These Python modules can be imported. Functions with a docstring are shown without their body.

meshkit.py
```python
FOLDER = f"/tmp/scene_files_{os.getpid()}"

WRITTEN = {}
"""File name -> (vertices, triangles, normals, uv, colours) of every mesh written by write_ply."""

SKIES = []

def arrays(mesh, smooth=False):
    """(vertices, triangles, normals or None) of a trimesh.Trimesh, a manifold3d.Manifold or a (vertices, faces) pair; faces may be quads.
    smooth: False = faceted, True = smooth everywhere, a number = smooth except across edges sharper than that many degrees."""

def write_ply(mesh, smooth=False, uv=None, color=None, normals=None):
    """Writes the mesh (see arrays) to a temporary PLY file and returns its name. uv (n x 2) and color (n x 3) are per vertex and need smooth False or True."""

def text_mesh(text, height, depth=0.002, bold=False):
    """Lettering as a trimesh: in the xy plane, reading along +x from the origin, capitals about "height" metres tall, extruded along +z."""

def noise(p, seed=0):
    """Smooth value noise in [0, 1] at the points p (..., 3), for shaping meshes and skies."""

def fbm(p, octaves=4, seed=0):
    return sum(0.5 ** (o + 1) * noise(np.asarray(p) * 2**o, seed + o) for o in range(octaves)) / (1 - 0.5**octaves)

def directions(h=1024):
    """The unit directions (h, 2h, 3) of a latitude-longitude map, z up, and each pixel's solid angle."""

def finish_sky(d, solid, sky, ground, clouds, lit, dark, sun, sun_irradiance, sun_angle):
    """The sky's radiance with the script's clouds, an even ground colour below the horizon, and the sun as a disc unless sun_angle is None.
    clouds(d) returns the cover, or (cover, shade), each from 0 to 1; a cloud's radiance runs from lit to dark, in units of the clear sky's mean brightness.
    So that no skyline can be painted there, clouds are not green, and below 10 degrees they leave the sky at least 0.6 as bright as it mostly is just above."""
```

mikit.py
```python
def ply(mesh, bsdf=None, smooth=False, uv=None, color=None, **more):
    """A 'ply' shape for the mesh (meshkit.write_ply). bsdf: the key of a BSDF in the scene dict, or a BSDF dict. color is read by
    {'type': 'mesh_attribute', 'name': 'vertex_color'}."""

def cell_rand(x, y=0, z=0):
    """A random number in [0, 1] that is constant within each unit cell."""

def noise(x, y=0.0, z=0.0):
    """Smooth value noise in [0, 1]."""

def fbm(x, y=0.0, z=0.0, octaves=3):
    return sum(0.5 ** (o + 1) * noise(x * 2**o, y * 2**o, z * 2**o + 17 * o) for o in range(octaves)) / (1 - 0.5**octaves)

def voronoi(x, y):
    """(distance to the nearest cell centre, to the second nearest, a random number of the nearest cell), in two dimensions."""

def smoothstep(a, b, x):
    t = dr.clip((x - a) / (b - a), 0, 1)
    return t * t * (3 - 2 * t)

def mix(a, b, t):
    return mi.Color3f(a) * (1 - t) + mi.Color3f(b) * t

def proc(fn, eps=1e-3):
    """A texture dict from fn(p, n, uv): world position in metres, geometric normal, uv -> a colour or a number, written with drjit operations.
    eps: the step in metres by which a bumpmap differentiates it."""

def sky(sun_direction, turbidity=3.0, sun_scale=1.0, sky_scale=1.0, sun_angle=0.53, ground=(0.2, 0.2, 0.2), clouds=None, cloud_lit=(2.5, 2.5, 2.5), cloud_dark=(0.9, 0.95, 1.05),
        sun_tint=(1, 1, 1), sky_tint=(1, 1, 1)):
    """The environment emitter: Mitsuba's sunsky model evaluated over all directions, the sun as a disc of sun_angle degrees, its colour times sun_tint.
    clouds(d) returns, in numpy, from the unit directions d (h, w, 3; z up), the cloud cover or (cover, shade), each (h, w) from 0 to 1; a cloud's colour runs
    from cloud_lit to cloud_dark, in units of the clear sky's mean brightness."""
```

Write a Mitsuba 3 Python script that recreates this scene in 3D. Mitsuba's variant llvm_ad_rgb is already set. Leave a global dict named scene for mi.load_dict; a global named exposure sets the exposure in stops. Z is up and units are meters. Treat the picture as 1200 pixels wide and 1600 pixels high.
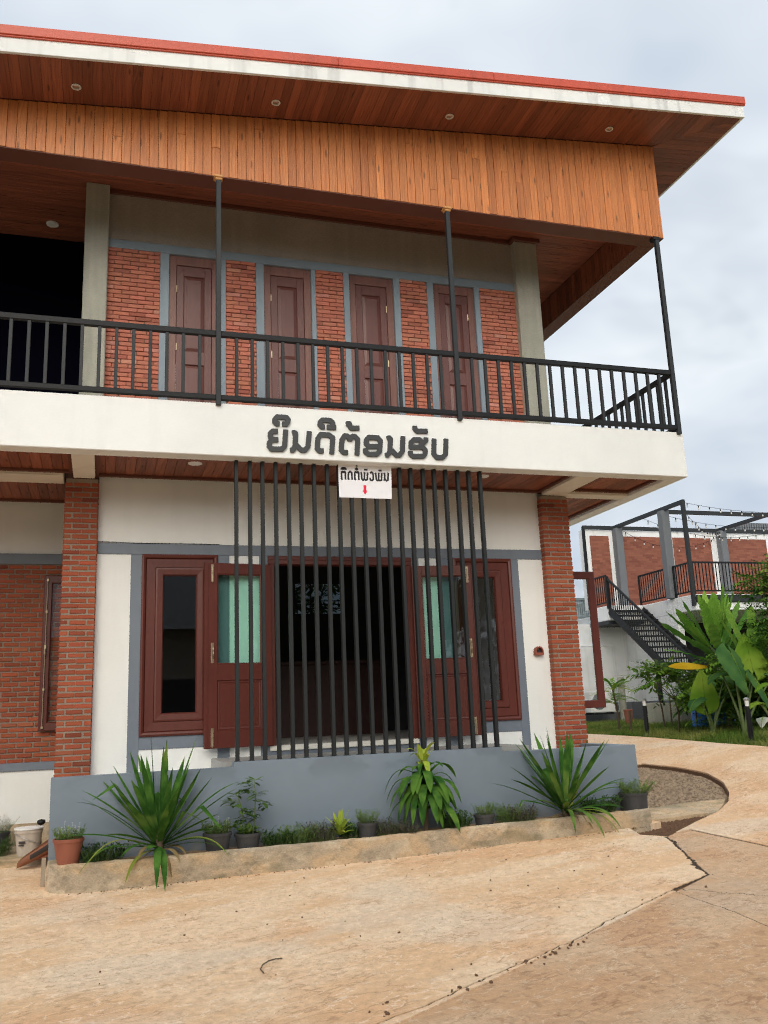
import math, random
import numpy as np
import trimesh
import drjit as dr
import mitsuba as mi
import mikit
import meshkit
from scipy.interpolate import RBFInterpolator
from scipy.spatial import Delaunay
from shapely.geometry import Polygon, LineString, MultiPoint, Point
from shapely.ops import unary_union
import shapely

T = mi.ScalarTransform4f
scene, labels = {}, {}
PI = math.pi

# ------------------------------------------------------------------ camera, sky, exposure
# The camera is the origin of the world (eye height about 1.6 m over the drive); x runs along the facade, y into it, z up.
YAW, PITCH, ROLL = np.radians([17.7677, 12.6718, 2.36177])
_cy, _sy, _cp, _sp, _cr, _sr = np.cos(YAW), np.sin(YAW), np.cos(PITCH), np.sin(PITCH), np.cos(ROLL), np.sin(ROLL)
FWD = np.array([_sy * _cp, _cy * _cp, _sp]); RGT = np.array([_cy, -_sy, 0]); DWN = np.cross(FWD, RGT)
UP = -(-_sr * RGT + _cr * DWN)
scene['camera'] = {'type': 'perspective', 'fov': float(np.degrees(2 * np.arctan(600 / 1388.48))), 'fov_axis': 'x', 'near_clip': 0.05, 'far_clip': 3000.0,
                   'to_world': T().look_at(origin=[0, 0, 0], target=FWD.tolist(), up=UP.tolist())}


def overcast(d):
    q = d / np.maximum(d[..., 2:3] + 0.25, 0.2)
    big = meshkit.fbm(np.stack([q[..., 0] * 1.5 + 3.1, q[..., 1] * 1.5, q[..., 2] * 0 + 0.5], -1), 5, 4)
    wisp = meshkit.fbm(np.stack([q[..., 0] * 2.6 + 1.5 * big, q[..., 1] * 3.4, q[..., 2] * 0 + 2.5], -1), 5, 9)
    shade = np.clip((big - 0.36) / 0.28, 0, 1) * 0.6 + np.clip((wisp - 0.3) / 0.4, 0, 1) * 0.4
    cover = np.clip(1.02 - np.clip((0.42 - wisp) / 0.16, 0, 1) * 0.30, 0, 1)
    return cover, shade


scene['sky'] = mikit.sky([-0.28, -0.84, 0.45], turbidity=3, sun_scale=0.62, sky_scale=1.0, sun_angle=46, sun_tint=(0.83, 0.98, 1.28), ground=(0.24, 0.18, 0.13), clouds=overcast,
                         cloud_lit=(3.6, 3.8, 3.95), cloud_dark=(1.85, 2.22, 2.74))
exposure = 1.75

# ------------------------------------------------------------------ materials
noise, fbm, voronoi, cell_rand, smoothstep, mix, proc = mikit.noise, mikit.fbm, mikit.voronoi, mikit.cell_rand, mikit.smoothstep, mikit.mix, mikit.proc


def rgb(*c):
    return {'type': 'rgb', 'value': list(c)}


def mat(name, color, rough=0.6, bump=None, bscale=0.002, eps=0.002, **more):
    b = {'type': 'principled', 'base_color': color if isinstance(color, dict) else rgb(*color), 'roughness': rough, **more}
    if bump is not None:
        b = {'type': 'bumpmap', 'texture': proc(bump, eps), 'scale': bscale, 'bsdf': b}
    scene[name] = {'type': 'twosided', 'bsdf': b}


def wood(light, dark, lo=0.62, hi=1.25):
    def fn(p, n, uv):
        i = dr.floor(uv.y * 0.1 + 0.5)
        a = uv.y - 10 * i
        off = cell_rand(i, 5, 1) * 40
        tone = cell_rand(i, 3, 7)
        g = fbm(uv.x * 1.6 + off, a * 55 + 4 * noise(uv.x * 2.2 + off, i), i, 3)
        f = noise(uv.x * 5 + off, a * 260, i)
        k = voronoi(uv.x * 1.9 + off, a * 9 + off)
        knot = smoothstep(0.16, 0.05, k[0]) * smoothstep(0.6, 0.75, k[2])
        c = mix(light, dark, dr.clip(0.15 + 0.9 * (g - 0.3) + 0.45 * (tone - 0.5), 0, 1))
        return c * ((lo + (hi - lo) * cell_rand(i, 9, 2)) * (0.86 + 0.28 * f) * (1 - 0.55 * knot))
    return proc(fn)


def wood_bump(p, n, uv):
    i = dr.floor(uv.y * 0.1 + 0.5)
    return noise(uv.x * 4 + i * 3, (uv.y - 10 * i) * 240, i)


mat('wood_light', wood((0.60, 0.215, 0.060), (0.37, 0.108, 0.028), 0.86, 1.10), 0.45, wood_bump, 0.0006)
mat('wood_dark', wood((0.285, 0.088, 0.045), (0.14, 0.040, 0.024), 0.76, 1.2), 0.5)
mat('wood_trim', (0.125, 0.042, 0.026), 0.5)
mat('wood_cap', (0.55, 0.27, 0.09), 0.45)


def wall_paint(base, amount=0.07, drip=0.03):
    def fn(p, n, uv):
        a = fbm(p.x * 0.9, p.y * 0.9, p.z * 0.9, 4)
        s = fbm((p.x + p.y) * 9, p.z * 0.7, 3.0, 3)
        fine = noise(p.x * 60, p.y * 60, p.z * 60)
        return mi.Color3f(base) * (1 - amount * dr.clip((a - 0.45) * 3, 0, 1) - drip * dr.clip((s - 0.56) * 4, 0, 1)) * (0.985 + 0.03 * fine)
    return proc(fn)


def plaster_bump(p, n, uv):
    return fbm(p.x * 26, p.y * 26, p.z * 26, 3) + 0.4 * noise(p.x * 5, p.y * 5, p.z * 5)


mat('white_paint', wall_paint((0.795, 0.81, 0.80)), 0.55, plaster_bump, 0.0022, 0.004)
mat('white_fascia', wall_paint((0.80, 0.81, 0.80), 0.12, 0.22), 0.55)
mat('beam_paint', wall_paint((0.76, 0.71, 0.62), 0.12, 0.05), 0.6)
def gray_wall():
    def fn(p, n, uv):
        a = fbm(p.x * 0.8, p.y, p.z * 1.4, 4)
        f = fbm(p.x * 7, p.y * 7, p.z * 5, 4)
        splash = smoothstep(0.25, 0.0, p.z + 1.35 + 0.35 * (f - 0.5)) * smoothstep(0.35, 0.6, f)
        top = smoothstep(0.30, 0.0, -0.47 - p.z) * smoothstep(0.5, 0.66, fbm(p.x * 2.5, p.z * 5, 3.0, 4))
        c = mi.Color3f(0.175, 0.218, 0.268) * (0.90 + 0.2 * a) * (0.97 + 0.06 * f)
        c = mix(c, (0.27, 0.20, 0.14), 0.35 * splash)
        return c * (1 - 0.18 * top)
    return proc(fn)


mat('gray_paint', gray_wall(), 0.5, plaster_bump, 0.002, 0.004)
mat('gray_trim', wall_paint((0.155, 0.185, 0.23), 0.1, 0.05), 0.5)
mat('gray_trim_upper', wall_paint((0.21, 0.265, 0.315), 0.15, 0.1), 0.5)


def concrete_fn(base, lo=0.55):
    def fn(p, n, uv):
        a = fbm(p.x * 2.2 + 7, p.y * 2.2, p.z * 1.3, 4)
        v = fbm((p.x + p.y) * 14, p.z * 1.2, 8.0, 3)
        f = noise(p.x * 70, p.y * 70, p.z * 70)
        return mi.Color3f(base) * (lo + (1 - lo) * 1.8 * dr.clip(a * 0.6 + v * 0.4, 0, 1)) * (0.9 + 0.2 * f)
    return proc(fn)


mat('concrete_column', concrete_fn((0.35, 0.345, 0.29)), 0.8, plaster_bump, 0.004, 0.004)
mat('render_taupe', concrete_fn((0.33, 0.29, 0.245), 0.75), 0.85, plaster_bump, 0.003, 0.004)
mat('mortar', concrete_fn((0.27, 0.215, 0.17), 0.75), 0.9)
mat('mortar_upper_shadow', concrete_fn((0.22, 0.12, 0.085), 0.7), 0.9)  # shadow lines of the raked joints darkened into the mortar colour
mat('bay_darkness', (0.0025, 0.0025, 0.007), 1.0, specular=0.02)
mat('tile_porch', wall_paint((0.30, 0.30, 0.29), 0.2, 0.1), 0.4)
mat('tile_white', (0.72, 0.70, 0.64), 0.35)


def brick_bump(p, n, uv):
    return fbm(p.x * 45, p.y * 45, p.z * 90, 3)


mat('brick', {'type': 'mesh_attribute', 'name': 'vertex_color'}, 0.8, brick_bump, 0.004, 0.002)


def painted_wood(base, amt=0.25):
    def fn(p, n, uv):
        g = fbm(p.x * 30, p.y * 30, p.z * 1.6, 3)
        b = fbm(p.x * 2, p.y * 2, p.z * 2, 2)
        return mi.Color3f(base) * (1 - amt + 2 * amt * (0.5 * g + 0.5 * b))
    return proc(fn)


mat('door_red', painted_wood((0.105, 0.025, 0.018)), 0.36, specular=0.4)
mat('door_red_dark', painted_wood((0.15, 0.04, 0.028)), 0.45)
mat('door_upper', painted_wood((0.125, 0.045, 0.038)), 0.42)
mat('door_upper_frame', painted_wood((0.175, 0.078, 0.062), 0.5), 0.45)
mat('black_metal', (0.014, 0.015, 0.017), 0.5, specular=0.22)
mat('dark_metal', (0.030, 0.033, 0.037), 0.5, specular=0.25)
mat('slat_metal', (0.018, 0.021, 0.023), 0.5, specular=0.28)
mat('letter_dark', (0.034, 0.037, 0.04), 0.5)
mat('steel', (0.55, 0.55, 0.55), 0.35, metallic=0.9)
mat('brass', (0.45, 0.36, 0.24), 0.35, metallic=0.8)
mat('roof_red', wall_paint((0.55, 0.080, 0.040), 0.12, 0.12), 0.4)
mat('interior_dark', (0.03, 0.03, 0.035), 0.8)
mat('interior_wood', (0.035, 0.007, 0.005), 0.5)
mat('white_plastic', (0.78, 0.78, 0.77), 0.4)
mat('lamp_face', (0.6, 0.6, 0.58), 0.3)
mat('paper', (0.80, 0.80, 0.85), 0.7)
mat('ink', (0.012, 0.012, 0.016), 0.7)
mat('ink_red', (0.72, 0.015, 0.06), 0.6)
mat('terracotta', wall_paint((0.30, 0.098, 0.058), 0.3, 0.2), 0.7)
mat('pot_black', wall_paint((0.050, 0.050, 0.052), 0.3, 0.3), 0.6)
mat('pot_soil', (0.05, 0.035, 0.025), 0.95)
mat('bucket_white', wall_paint((0.62, 0.53, 0.44), 0.25, 0.4), 0.6)
mat('sack_brown', wall_paint((0.27, 0.11, 0.06), 0.3, 0.3), 0.75)
mat('sack_dark', (0.05, 0.04, 0.04), 0.8)
mat('blue_plastic', (0.02, 0.16, 0.55), 0.35)
mat('annex_gray', (0.15, 0.16, 0.175), 0.6)
mat('annex_white', wall_paint((0.78, 0.79, 0.80), 0.08, 0.12), 0.6)
mat('shed_metal', (0.21, 0.25, 0.25), 0.5)
mat('clay_red', (0.25, 0.06, 0.035), 0.6)
mat('stick_wood', (0.35, 0.27, 0.19), 0.85)
mat('bulb', (0.62, 0.60, 0.56), 0.2)
scene['glass_clear'] = {'type': 'thindielectric', 'int_ior': 1.5}
scene['glass_dimming'] = {'type': 'thindielectric', 'int_ior': 1.5, 'specular_transmittance': rgb(0.22, 0.25, 0.26)}  # tint chosen only to dim what shows through the back window
scene['glass_green'] = {'type': 'thindielectric', 'int_ior': 1.5, 'specular_transmittance': rgb(0.62, 0.88, 0.80)}


def far_brick(p, n, uv):
    s = p.z / 0.07
    r = dr.floor(s)
    t = p.x / 0.22 + 0.5 * (r - 2 * dr.floor(r * 0.5))
    c = cell_rand(dr.floor(t), r, 4)
    j = smoothstep(0.0, 0.16, s - r) * smoothstep(0.0, 0.05, t - dr.floor(t))
    return mix((0.17, 0.10, 0.075), mix((0.30, 0.105, 0.065), (0.20, 0.06, 0.038), c), j)


mat('brick_far', proc(far_brick), 0.85)


def drive_fn(warm, shift):
    def fn(p, n, uv):
        u = p.x * 0.93 + p.y * 0.37
        v = p.y * 0.93 - p.x * 0.37
        big = fbm(p.x * 0.32 + shift, p.y * 0.32, 1.0, 3)
        mid = fbm(u * 0.9 + shift + 2 * big, v * 2.4, 4.0, 4)
        fine = fbm(p.x * 26, p.y * 26, 5.0, 3)
        patch = fbm(p.x * 1.4 + 9, p.y * 1.4 + shift, 6.0, 4)
        c = mix((0.60, 0.425, 0.27), (0.66, 0.52, 0.37), smoothstep(0.34, 0.66, mid))
        c = mix(c, (0.56, 0.345, 0.20), 0.55 * smoothstep(0.50, 0.74, patch))
        c = mix(c, (0.60, 0.52, 0.42), 0.6 * smoothstep(0.53, 0.70, fbm(p.x * 0.8 + 31, p.y * 0.9 + shift, 3.0, 4)))
        r1 = dr.abs(fbm(u * 3.2 + 2 * mid, v * 9 + 4 * big, 7.0 + shift, 4) - 0.5)
        r2 = dr.abs(fbm(u * 9 + 3 * patch, v * 17 + 3 * mid, 9.0 + shift, 4) - 0.5)
        c = mix(c, (0.38, 0.235, 0.135), 0.62 * smoothstep(0.035, 0.0, r1) * smoothstep(0.40, 0.60, patch))
        c = mix(c, (0.36, 0.22, 0.125), 0.42 * smoothstep(0.04, 0.0, r2) * smoothstep(0.36, 0.58, mid))
        c = mix(c, (0.76, 0.67, 0.55), 0.55 * smoothstep(0.03, 0.0, dr.abs(fbm(u * 5 + 7, v * 12 + 5 * big, 3.0 + shift, 4) - 0.46)))
        spot = smoothstep(0.64, 0.78, fbm(p.x * 15, p.y * 15, 2.0, 3)) * smoothstep(0.42, 0.62, big)
        c = mix(c, (0.30, 0.185, 0.10), 0.36 * spot)
        grit = noise(p.x * 120, p.y * 120, 3.0)
        return c * mi.Color3f(warm) * (0.80 + 0.28 * fine + 0.16 * (grit - 0.2))
    return proc(fn)


def drive_bump(p, n, uv):
    u = p.x * 0.93 + p.y * 0.37
    v = p.y * 0.93 - p.x * 0.37
    return fbm(u * 4, v * 9, 1.0, 4) + 0.8 * fbm(p.x * 50, p.y * 50, 2.0, 3)


mat('drive_pale', drive_fn((1.0, 0.935, 0.87), 0.0), 0.9, drive_bump, 0.005, 0.004)
mat('drive_brown', drive_fn((0.77, 0.675, 0.60), 17.0), 0.9, drive_bump, 0.006, 0.004)
mat('drive_far', drive_fn((0.98, 0.91, 0.85), 41.0), 0.9, drive_bump, 0.005, 0.004)


def kerb_fn(p, n, uv):
    a = fbm(p.x * 3.1, p.y * 3.1, p.z * 4, 4)
    b = fbm(p.x * 11 + 5, p.y * 11, p.z * 11, 4)
    f = noise(p.x * 90, p.y * 90, p.z * 90)
    c = mix((0.50, 0.36, 0.22), (0.40, 0.32, 0.23), smoothstep(0.4, 0.62, a))
    g2 = fbm(p.x * 26, p.y * 26, p.z * 30, 3)
    c = mix(c, (0.20, 0.165, 0.11), 0.7 * smoothstep(0.44, 0.78, b * 0.6 + g2 * 0.4))
    c = mix(c, (0.60, 0.50, 0.36), 0.5 * smoothstep(0.55, 0.7, fbm(p.x * 6 + 3, p.y * 6, p.z * 7, 4)))
    c = mix(c, (0.20, 0.17, 0.10), 0.6 * smoothstep(0.56, 0.68, fbm(p.x * 1.7 + 2, p.z * 9, p.y, 3)))
    return c * (0.8 + 0.4 * f)


mat('kerb_concrete', proc(kerb_fn), 0.9, plaster_bump, 0.008, 0.004)


def soil_fn(p, n, uv):
    a = fbm(p.x * 4, p.y * 4, 1.0, 4)
    f = noise(p.x * 60, p.y * 60, 4.0)
    return mix((0.22, 0.13, 0.075), (0.33, 0.23, 0.14), a) * (0.7 + 0.6 * f)


def soil_bump(p, n, uv):
    return fbm(p.x * 14, p.y * 14, 1.0, 4)


mat('soil', proc(soil_fn), 0.95, soil_bump, 0.02, 0.006)


def lawn_fn(p, n, uv):
    a = fbm(p.x * 1.5, p.y * 1.5, 1.0, 4)
    return mix((0.07, 0.11, 0.026), (0.19, 0.17, 0.07), smoothstep(0.42, 0.7, a))


mat('lawn_soil', proc(lawn_fn), 0.95)
mat('stone_a', (0.34, 0.255, 0.175), 0.9)
mat('stone_b', (0.21, 0.15, 0.105), 0.9)
mat('clod', (0.13, 0.07, 0.04), 0.95)
mat('crack_dark', (0.05, 0.032, 0.02), 0.95)


def leaf(name, a, b, yellow=None, rough=0.36, trans=0.38, freq=7.0):
    def fn(p, n, uv):
        k = fbm(p.x * freq, p.y * freq, p.z * freq, 3)
        c = mix(a, b, smoothstep(0.32, 0.68, k))
        if yellow is not None:
            c = mix(c, yellow, smoothstep(0.60, 0.74, fbm(p.x * 3.1 + 4, p.y * 3.1, p.z * 3.1, 3)))
        return c
    scene[name] = {'type': 'principledthin', 'base_color': proc(fn), 'roughness': rough, 'diff_trans': trans, 'spec_trans': 0.0, 'eta': 1.45}


leaf('leaf_yucca', (0.040, 0.115, 0.022), (0.095, 0.215, 0.04), (0.17, 0.27, 0.06))
leaf('leaf_yucca_old', (0.20, 0.28, 0.045), (0.32, 0.34, 0.07))
leaf('leaf_dry', (0.20, 0.14, 0.06), (0.34, 0.26, 0.13))
leaf('leaf_dracaena', (0.032, 0.10, 0.022), (0.11, 0.23, 0.04), (0.30, 0.38, 0.07))
leaf('leaf_lime', (0.28, 0.42, 0.05), (0.45, 0.52, 0.08))
leaf('leaf_herb', (0.09, 0.17, 0.035), (0.20, 0.29, 0.07))
leaf('leaf_dark', (0.025, 0.065, 0.018), (0.06, 0.12, 0.03))
leaf('leaf_purple', (0.055, 0.045, 0.045), (0.12, 0.085, 0.085))
leaf('leaf_pale', (0.36, 0.40, 0.34), (0.55, 0.57, 0.50))
leaf('leaf_shrub', (0.05, 0.11, 0.025), (0.11, 0.19, 0.045))
leaf('leaf_banana', (0.14, 0.30, 0.04), (0.25, 0.42, 0.07), freq=2.0)
leaf('leaf_banana_dark', (0.08, 0.20, 0.035), (0.15, 0.29, 0.06), freq=2.0)
leaf('leaf_alocasia', (0.045, 0.12, 0.04), (0.09, 0.19, 0.055), freq=2.0)
leaf('leaf_alocasia_light', (0.12, 0.24, 0.025), (0.20, 0.31, 0.04), freq=2.0)
leaf('leaf_yellow', (0.52, 0.32, 0.02), (0.62, 0.42, 0.03), freq=2.0)
leaf('leaf_tree', (0.04, 0.11, 0.025), (0.10, 0.20, 0.04), freq=2.0)
leaf('leaf_tree_light', (0.11, 0.25, 0.03), (0.22, 0.36, 0.05), freq=2.0)
leaf('leaf_grass', (0.11, 0.19, 0.035), (0.25, 0.28, 0.08), freq=1.5)
leaf('petal_white', (0.75, 0.75, 0.70), (0.8, 0.8, 0.75))
mat('stem_green', (0.11, 0.16, 0.05), 0.6)
mat('stem_brown', (0.12, 0.085, 0.055), 0.8)

# ------------------------------------------------------------------ mesh helpers
class MB:
    """Collects vertices and faces of one mesh."""

    def __init__(s):
        s.v, s.f, s.uv, s.c, s.n = [], [], [], [], 0

    def add(s, v, f, uv=None, color=None):
        v = np.asarray(v, float); f = np.asarray(f, int)
        if f.shape[1] == 4:
            f = np.vstack([f[:, [0, 1, 2]], f[:, [0, 2, 3]]])
        s.v.append(v); s.f.append(f + s.n); s.n += len(v)
        if uv is not None: s.uv.append(uv)
        if color is not None: s.c.append(np.broadcast_to(np.asarray(color, float), (len(v), 3)))
        return s

    def shape(s, bsdf, smooth=False):
        v, f = np.vstack(s.v), np.vstack(s.f)
        return mikit.ply((v, f), bsdf, smooth=smooth, uv=np.vstack(s.uv) if s.uv else None, color=np.vstack(s.c) if s.c else None)


BOXV = np.array([[x, y, z] for x in (0, 1) for y in (0, 1) for z in (0, 1)], float)
BOXF = np.array([[0, 1, 3, 2], [4, 6, 7, 5], [0, 4, 5, 1], [2, 3, 7, 6], [0, 2, 6, 4], [1, 5, 7, 3]])


def box(x0, x1, y0, y1, z0, z1):
    return BOXV * [x1 - x0, y1 - y0, z1 - z0] + [x0, y0, z0], BOXF


_cb = None


def cbox(x0, x1, y0, y1, z0, z1, b=0.004):
    """A box with its edges chamfered by b."""
    global _cb
    if _cb is None:
        vs, ax = [], []
        for x in (0, 1):
            for y in (0, 1):
                for z in (0, 1):
                    for k in range(3):
                        vs.append((x, y, z)); ax.append(k)
        vs = np.array(vs, float); sg = 1 - 2 * vs
        d = np.ones((24, 3)); d[np.arange(24), ax] = 0
        pts = vs * 10 + sg * d
        hull = trimesh.convex.convex_hull(pts)
        # keep our own vertex order
        idx = np.array([np.argmin(((pts - p) ** 2).sum(1)) for p in hull.vertices])
        _cb = (vs, sg * d, idx[hull.faces])
    vs, sd, f = _cb
    size = np.array([x1 - x0, y1 - y0, z1 - z0])
    b = min(b, 0.45 * size.min())
    return vs * size + [x0, y0, z0] + sd * b, f


def tube(pts, r, sides=8, cap=True):
    p = np.asarray(pts, float)
    r = np.broadcast_to(r, (len(p),))
    t = np.gradient(p, axis=0); t /= np.linalg.norm(t, axis=1, keepdims=True) + 1e-12
    ref = np.array([0, 0, 1.0]) if abs(t[0][2]) < 0.9 else np.array([1.0, 0, 0])
    a = np.cross(t, ref); a /= np.linalg.norm(a, axis=1, keepdims=True) + 1e-12
    b = np.cross(t, a)
    th = np.arange(sides) * 2 * PI / sides
    v = (p[:, None] + r[:, None, None] * (np.cos(th)[None, :, None] * a[:, None] + np.sin(th)[None, :, None] * b[:, None])).reshape(-1, 3)
    f = []
    for i in range(len(p) - 1):
        for j in range(sides):
            k = (j + 1) % sides
            f.append([i * sides + j, i * sides + k, (i + 1) * sides + k]); f.append([i * sides + j, (i + 1) * sides + k, (i + 1) * sides + j])
    if cap:
        n = len(v); v = np.vstack([v, p[:1], p[-1:]])
        e = (len(p) - 1) * sides
        for j in range(sides):
            k = (j + 1) % sides
            f.append([n, k, j]); f.append([n + 1, e + j, e + k])
    return v, np.array(f)


def bar(p, q, w, d):
    """A rectangular bar from p to q; w across (horizontal), d the other way."""
    p, q = np.asarray(p, float), np.asarray(q, float)
    t = (q - p) / np.linalg.norm(q - p)
    ref = np.array([0, 0, 1.0]) if abs(t[2]) < 0.95 else np.array([0, 1.0, 0])
    a = np.cross(t, ref); a /= np.linalg.norm(a); b = np.cross(a, t)
    v = np.array([o + sx * a * w / 2 + sz * b * d / 2 for o in (p, q) for sx in (-1, 1) for sz in (-1, 1)])
    return v, np.array([[0, 1, 3, 2], [4, 6, 7, 5], [0, 4, 5, 1], [2, 3, 7, 6], [0, 2, 6, 4], [1, 5, 7, 3]])


def lathe(profile, center, sides=28):
    """profile: (radius, z) pairs from bottom to top, closed where radius is 0."""
    pr = np.asarray(profile, float); th = np.arange(sides) * 2 * PI / sides
    v = np.stack([pr[:, 0:1] * np.cos(th), pr[:, 0:1] * np.sin(th), np.repeat(pr[:, 1:2], sides, 1)], -1).reshape(-1, 3) + np.asarray(center, float)
    f = [[i * sides + j, i * sides + (j + 1) % sides, (i + 1) * sides + (j + 1) % sides, (i + 1) * sides + j] for i in range(len(pr) - 1) for j in range(sides)]
    return v, np.array(f)


def key(name):
    if name not in scene and name not in labels:
        return name
    i = 1
    while f'{name}_{i:03d}' in scene or f'{name}_{i:03d}' in labels:
        i += 1
    return f'{name}_{i:03d}'


_count = {}


def fast_key(name):
    i = _count.get(name, 0); _count[name] = i + 1
    return name if i == 0 else f'{name}_{i:03d}'


def thing(name, label, cat, group=None, kind=None):
    k = key(name)
    labels[k] = {'label': label, 'category': cat}
    if group: labels[k]['group'] = group
    if kind: labels[k]['kind'] = kind
    return k


def part(parent, name, mesh, bsdf, smooth=False, label=None, kind=None):
    k = fast_key(parent + '__' + name)
    scene[k] = mesh.shape(bsdf, smooth) if isinstance(mesh, MB) else mikit.ply(mesh, bsdf, smooth=smooth)
    if label or kind:
        labels[k] = {}
        if label: labels[k]['label'] = label
        if kind: labels[k]['kind'] = kind
    return k


def single(name, mesh, bsdf, label, cat, group=None, kind=None, smooth=False):
    k = thing(name, label, cat, group, kind)
    scene[k] = mesh.shape(bsdf, smooth) if isinstance(mesh, MB) else mikit.ply(mesh, bsdf, smooth=smooth)
    return k


def boxes(*bs, b=0.0):
    m = MB()
    for q in bs:
        m.add(*(cbox(*q, b=b) if b else box(*q)))
    return m


def structure(name, mesh, bsdf, label, smooth=False, cat=None):
    scene[name] = mesh.shape(bsdf, smooth) if isinstance(mesh, MB) else mikit.ply(mesh, bsdf, smooth=smooth)
    labels[name] = {'label': label, 'kind': 'structure', 'category': cat or name.replace('_', ' ')}
    return name


PLANK_ID = [0]


def plank_mesh(v, f, along, across, center):
    """A board with its own grain: u runs along it (metres), v across plus ten times its number."""
    PLANK_ID[0] += 1
    uv = np.stack([v @ np.asarray(along, float), (v - center) @ np.asarray(across, float) + 10.0 * PLANK_ID[0]], -1)
    return MB().add(v, f, uv=uv)

# ------------------------------------------------------------------ the ground
_C = np.array([(-8, 4, -1.62), (0, 2, -1.6), (4, 2, -1.6), (3, 4.5, -1.585), (-.45, 9.8, -1.58), (-4, 12, -1.56), (2.9, 9.75, -1.52), (6.3, 9.75, -1.43), (5.2, 7.2, -1.5), (8.37, 10.93, -1.28),
               (9.4, 14.6, -1.08), (11.3, 17.6, -.77), (10.9, 13., -.85), (9, 7, -1.3), (8, 4, -1.45), (16, 25, -.6), (14, 22, -.64), (22, 14, -.55), (20, 20, -.6), (12, 25, -.62), (-8, 14, -1.5),
               (8, 20, -.9), (12, 8, -1.1), (14, 3, -1.2)], float)
_R = RBFInterpolator(_C[:, :2], _C[:, 2], kernel='thin_plate_spline', smoothing=.02)


def gz(x, y):
    p = np.stack([np.ravel(np.asarray(x, float)), np.ravel(np.asarray(y, float))], 1)
    c = p.copy(); c[:, 0] = np.clip(c[:, 0], -12, 26); c[:, 1] = np.clip(c[:, 1], -2, 30)
    w = np.clip((np.hypot(p[:, 0] - 6, p[:, 1] - 12) - 22) / 20, 0, 1)
    z = _R(c) * (1 - w) - .8 * w
    return z.reshape(np.shape(x)) if np.shape(x) else float(z[0])


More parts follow.
